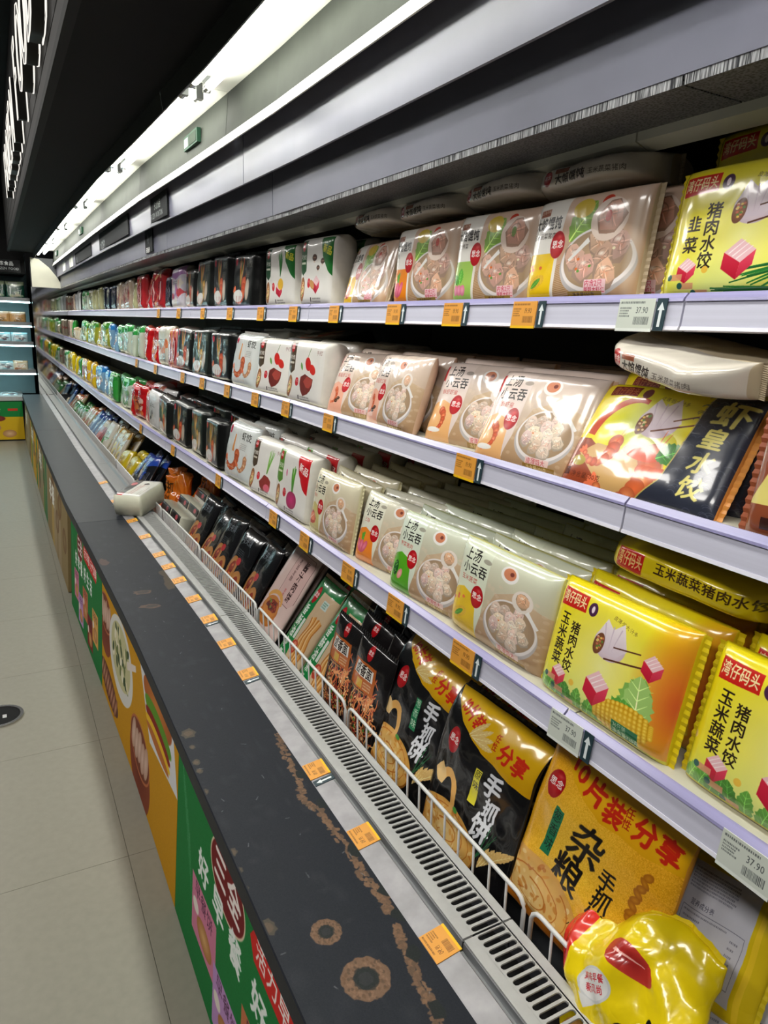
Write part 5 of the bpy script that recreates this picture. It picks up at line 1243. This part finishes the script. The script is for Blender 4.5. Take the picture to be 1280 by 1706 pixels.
pack('pie', .83, 2.36, -1.08 + EYE, 'second pale pink meat pie bag right behind the first', 36, 2, 1, seed=1)
for i in range(5):
    for r in range(2):
        pack('pieb', .765 + .055 * r, 2.57 + .205 * i, -1.13 + EYE, 'black pie pouch showing split buns, ' + ORD[i] + ' from the pink bag, ' + ('front row' if r == 0 else 'second row'), 30 + 4 * r + random.uniform(-3, 3), random.uniform(-5, 5), random.uniform(-5, 5), deform=flap if i % 2 else None, key='pb%d' % (i % 2), group='black pie pouches')
for i in range(2):
    for r in range(3):
        pack('carton', .765 + .1 * r, 3.72 + .2 * i, -1.12 + EYE + .03 * r, 'white carton standing in the well, ' + ('nearer' if i == 0 else 'farther') + ' column, ' + ('front', 'second', 'rear')[r] + ' row', 20, 0, 0, scale=1.0 if r else 1.05, group='white cartons in the well')
pack('carton', .712, 3.78, -.868 + EYE, 'white carton lying across the grille and the wire fence', 90, 142, -6, seed=1, scale=1.15)
pack('foil', .80, 4.22, -1.1 + EYE, 'crumpled orange pancake bag nearest the white cartons', 42, 10, 0, deform=slump, key='foil1')
pack('foil', .92, 4.05, -1.02 + EYE, 'crumpled orange pancake bag at the back, under the shelf', 50, -8, 10, deform=slump, key='foil1')
pack('foil', .84, 4.52, -1.1 + EYE, 'crumpled orange pancake bag farther along, beside the black and blue pouch', 45, -12, 0, deform=slump, key='foil1')
wl = [('dblue', 2), ('yel', 2), ('banana', 3), ('face', 1), ('redbox', 2), ('bluep', 3), ('mixo', 2), ('clrg', 2), ('grn', 2), ('mixo', 2), ('bluep', 1), ('cream', 3), ('mixo', 2), ('bei', 3)]
for (kind, yl, *_r), k, n, prev in runs(seqfar(4.66, wl)):
    _, desc, short, _, w, h, d, *_r2 = KINDS[kind]
    for r in range(2):
        pack(kind, .775 + (d + .02) * r, yl - w / 2, -1.13 + EYE, fit(*[(ORD[k] + ' ' if n > 1 else '') + short + w + 'past the ' + (prev or 'orange crumpled bags') for w in ((' in the well, ', ', well, ') if r == 0 else (' in the second row of the well, ', ', second well row, '))]), 34 + random.uniform(-4, 8), random.uniform(-8, 8), random.uniform(-6, 6), fine=False, group='packs leaning in the far well')
# the crumpled yellow bag thrown over the fence, nearest the camera
def crumple(q):
    x, y, z = q
    a = noise.noise(Vector((x * 7, z * 7, 2))) * .03 + noise.turbulence(Vector((x * 8 + z * 3, z * 6, 4.3)), 2, True) * .05
    return (x + .012 * math.sin(z * 21), y - a + .9 * max(0, x) ** 1.6 + .5 * max(0, z - .22) ** 1.3, z + .012 * math.sin(x * 24) - .25 * abs(x) ** 1.5)
KINDS['crumple'] = ('pancake_bag', 'crumpled yellow bag', 'crumpled yellow bag', d_crumple, .34, .34, .09, 3, (228, 200, 16), 'T', .008)
pack('crumple', .680, .525, -1.045 + EYE, 'crumpled yellow breakfast bag with red corner lying over the wire fence', 28, 0, -18, deform=crumple, key='cr1', scale=.70)

# ------------------------------------------------------------------ the display across the far end of the aisle
XA, XB, YF = -1.7, .26, Y_END
far = empty('corner_display_case', ((XA + XB) / 2, YF + .5, 0), 'cyan lit refrigerated display across the far end of the aisle', 'display case')
MB().box(XA, XB, YF + .02, YF + 1.1, -EYE, -1.08).build('base', M['case'], far)
MB().box(XA, XB, YF, YF + .2, -1.08, -1.03).build('counter', M['plate'], far)
M['farback'] = plain('far_back', (150, 180, 186), .5)
MB().box(XA, XB + .2, YF + 1.0, YF + 1.1, -1.08, .9).build('back_panel', M['farback'], far)
MB().box(XA, XB + .02, YF + .2, YF + 1.0, -1.1, -1.05).build('tray', M['plate'], far)
MB().box(XA, XB + .16, YF + .16, YF + 1.0, .5, .9).build('canopy', M['black'], far)
for z, dpt in ((.175, .5), (-.135, .48), (-.385, .45), (-.75, .4)):
    s_ = MB().box(XA, XB + .2, YF + dpt, YF + 1.0, z, z + .025).build('shelf', M['plate'], far)
    MB().box(XA, XB + .2, YF + dpt - .012, YF + dpt, z - .004, z + .04).build('price_rail', M['steel'], s_)
    MB().box(XA, XB + .2, YF + dpt - .006, YF + dpt + .014, z - .026, z - .008).build('light_strip', M['strip'], s_)
hd = Canvas(256, .16, (20, 21, 23)); hd.poly([(0, .02), (.55, .02), (.6, .14), (0, .14)], (214, 206, 220)); hd.text('冷冻食品', .68, .02, .06, (226, 230, 230), bold=.03); hd.text('FROZEN FOOD', .66, .09, .045, (200, 206, 206), bold=.02)
hp = MB().box(-.55, .37, YF + .145, YF + .16, .51, .66).build('header_sign', printed('header_print', hd.image('header_print'), .4), far)
planar_uv(hp.data, lambda c: (c.x + .55 + far.location.x) / .92, lambda c: (c.z - EYE - .51) / .15)
fp = MB().box(-.9, .25, YF - .012, YF, -1.58, -1.09).build('advertising_panel', printed('far_panel', p_far().image('far_panel'), .4), org=(-.3, YF, 0)); tag(fp, 'green and yellow advertising panel on the corner display front', 'panel')
planar_uv(fp.data, lambda c: (c.x + .6) / 1.15, lambda c: (c.z - .02) / .49)
def farpack(kind, x, z, dpt, label, sc=1.0, tilt=4.0):
    me, sl = proto(kind, False); o = bpy.data.objects.new(KINDS[kind][0], me); COL.objects.link(o)
    o.location = (x, YF + dpt + .02, z + EYE); o.rotation_euler = (-math.radians(tilt), 0, random.uniform(-.1, .1)); o.scale = (sc, sc, sc)
    tag(o, label, KINDS[kind][0].split('_')[-1], 'packs on the corner display')
POS = ['rightmost', 'second from right', 'third from right', 'fourth from right', 'fifth from right', 'sixth from right']
for i in range(3): farpack('sprd', .3 - .23 * i, .2, .5, 'round dish pack on the corner display top shelf, ' + POS[i], 1.1)
for i in range(5): farpack('tan', .30 - .2 * i, -.11, .48, 'tan bread pack on the corner display second shelf, ' + POS[i])
for i in range(5): farpack('ice', .30 - .2 * i, -.36, .45, 'pale blue pouch on the corner display third shelf, ' + POS[i], 1.0, 12)
for i in range(6): farpack('cream' if i % 2 == 0 else 'ice', .28 - .17 * i, -.725, .4, ('cream' if i % 2 == 0 else 'pale blue') + ' pouch on the corner display fourth shelf, ' + POS[i], 1.0, 20)
for i in range(4): farpack('ice', .12 - .24 * i, -1.04, .22, 'green white pouch piled in the corner display tray, ' + POS[i], 1.15, 70)
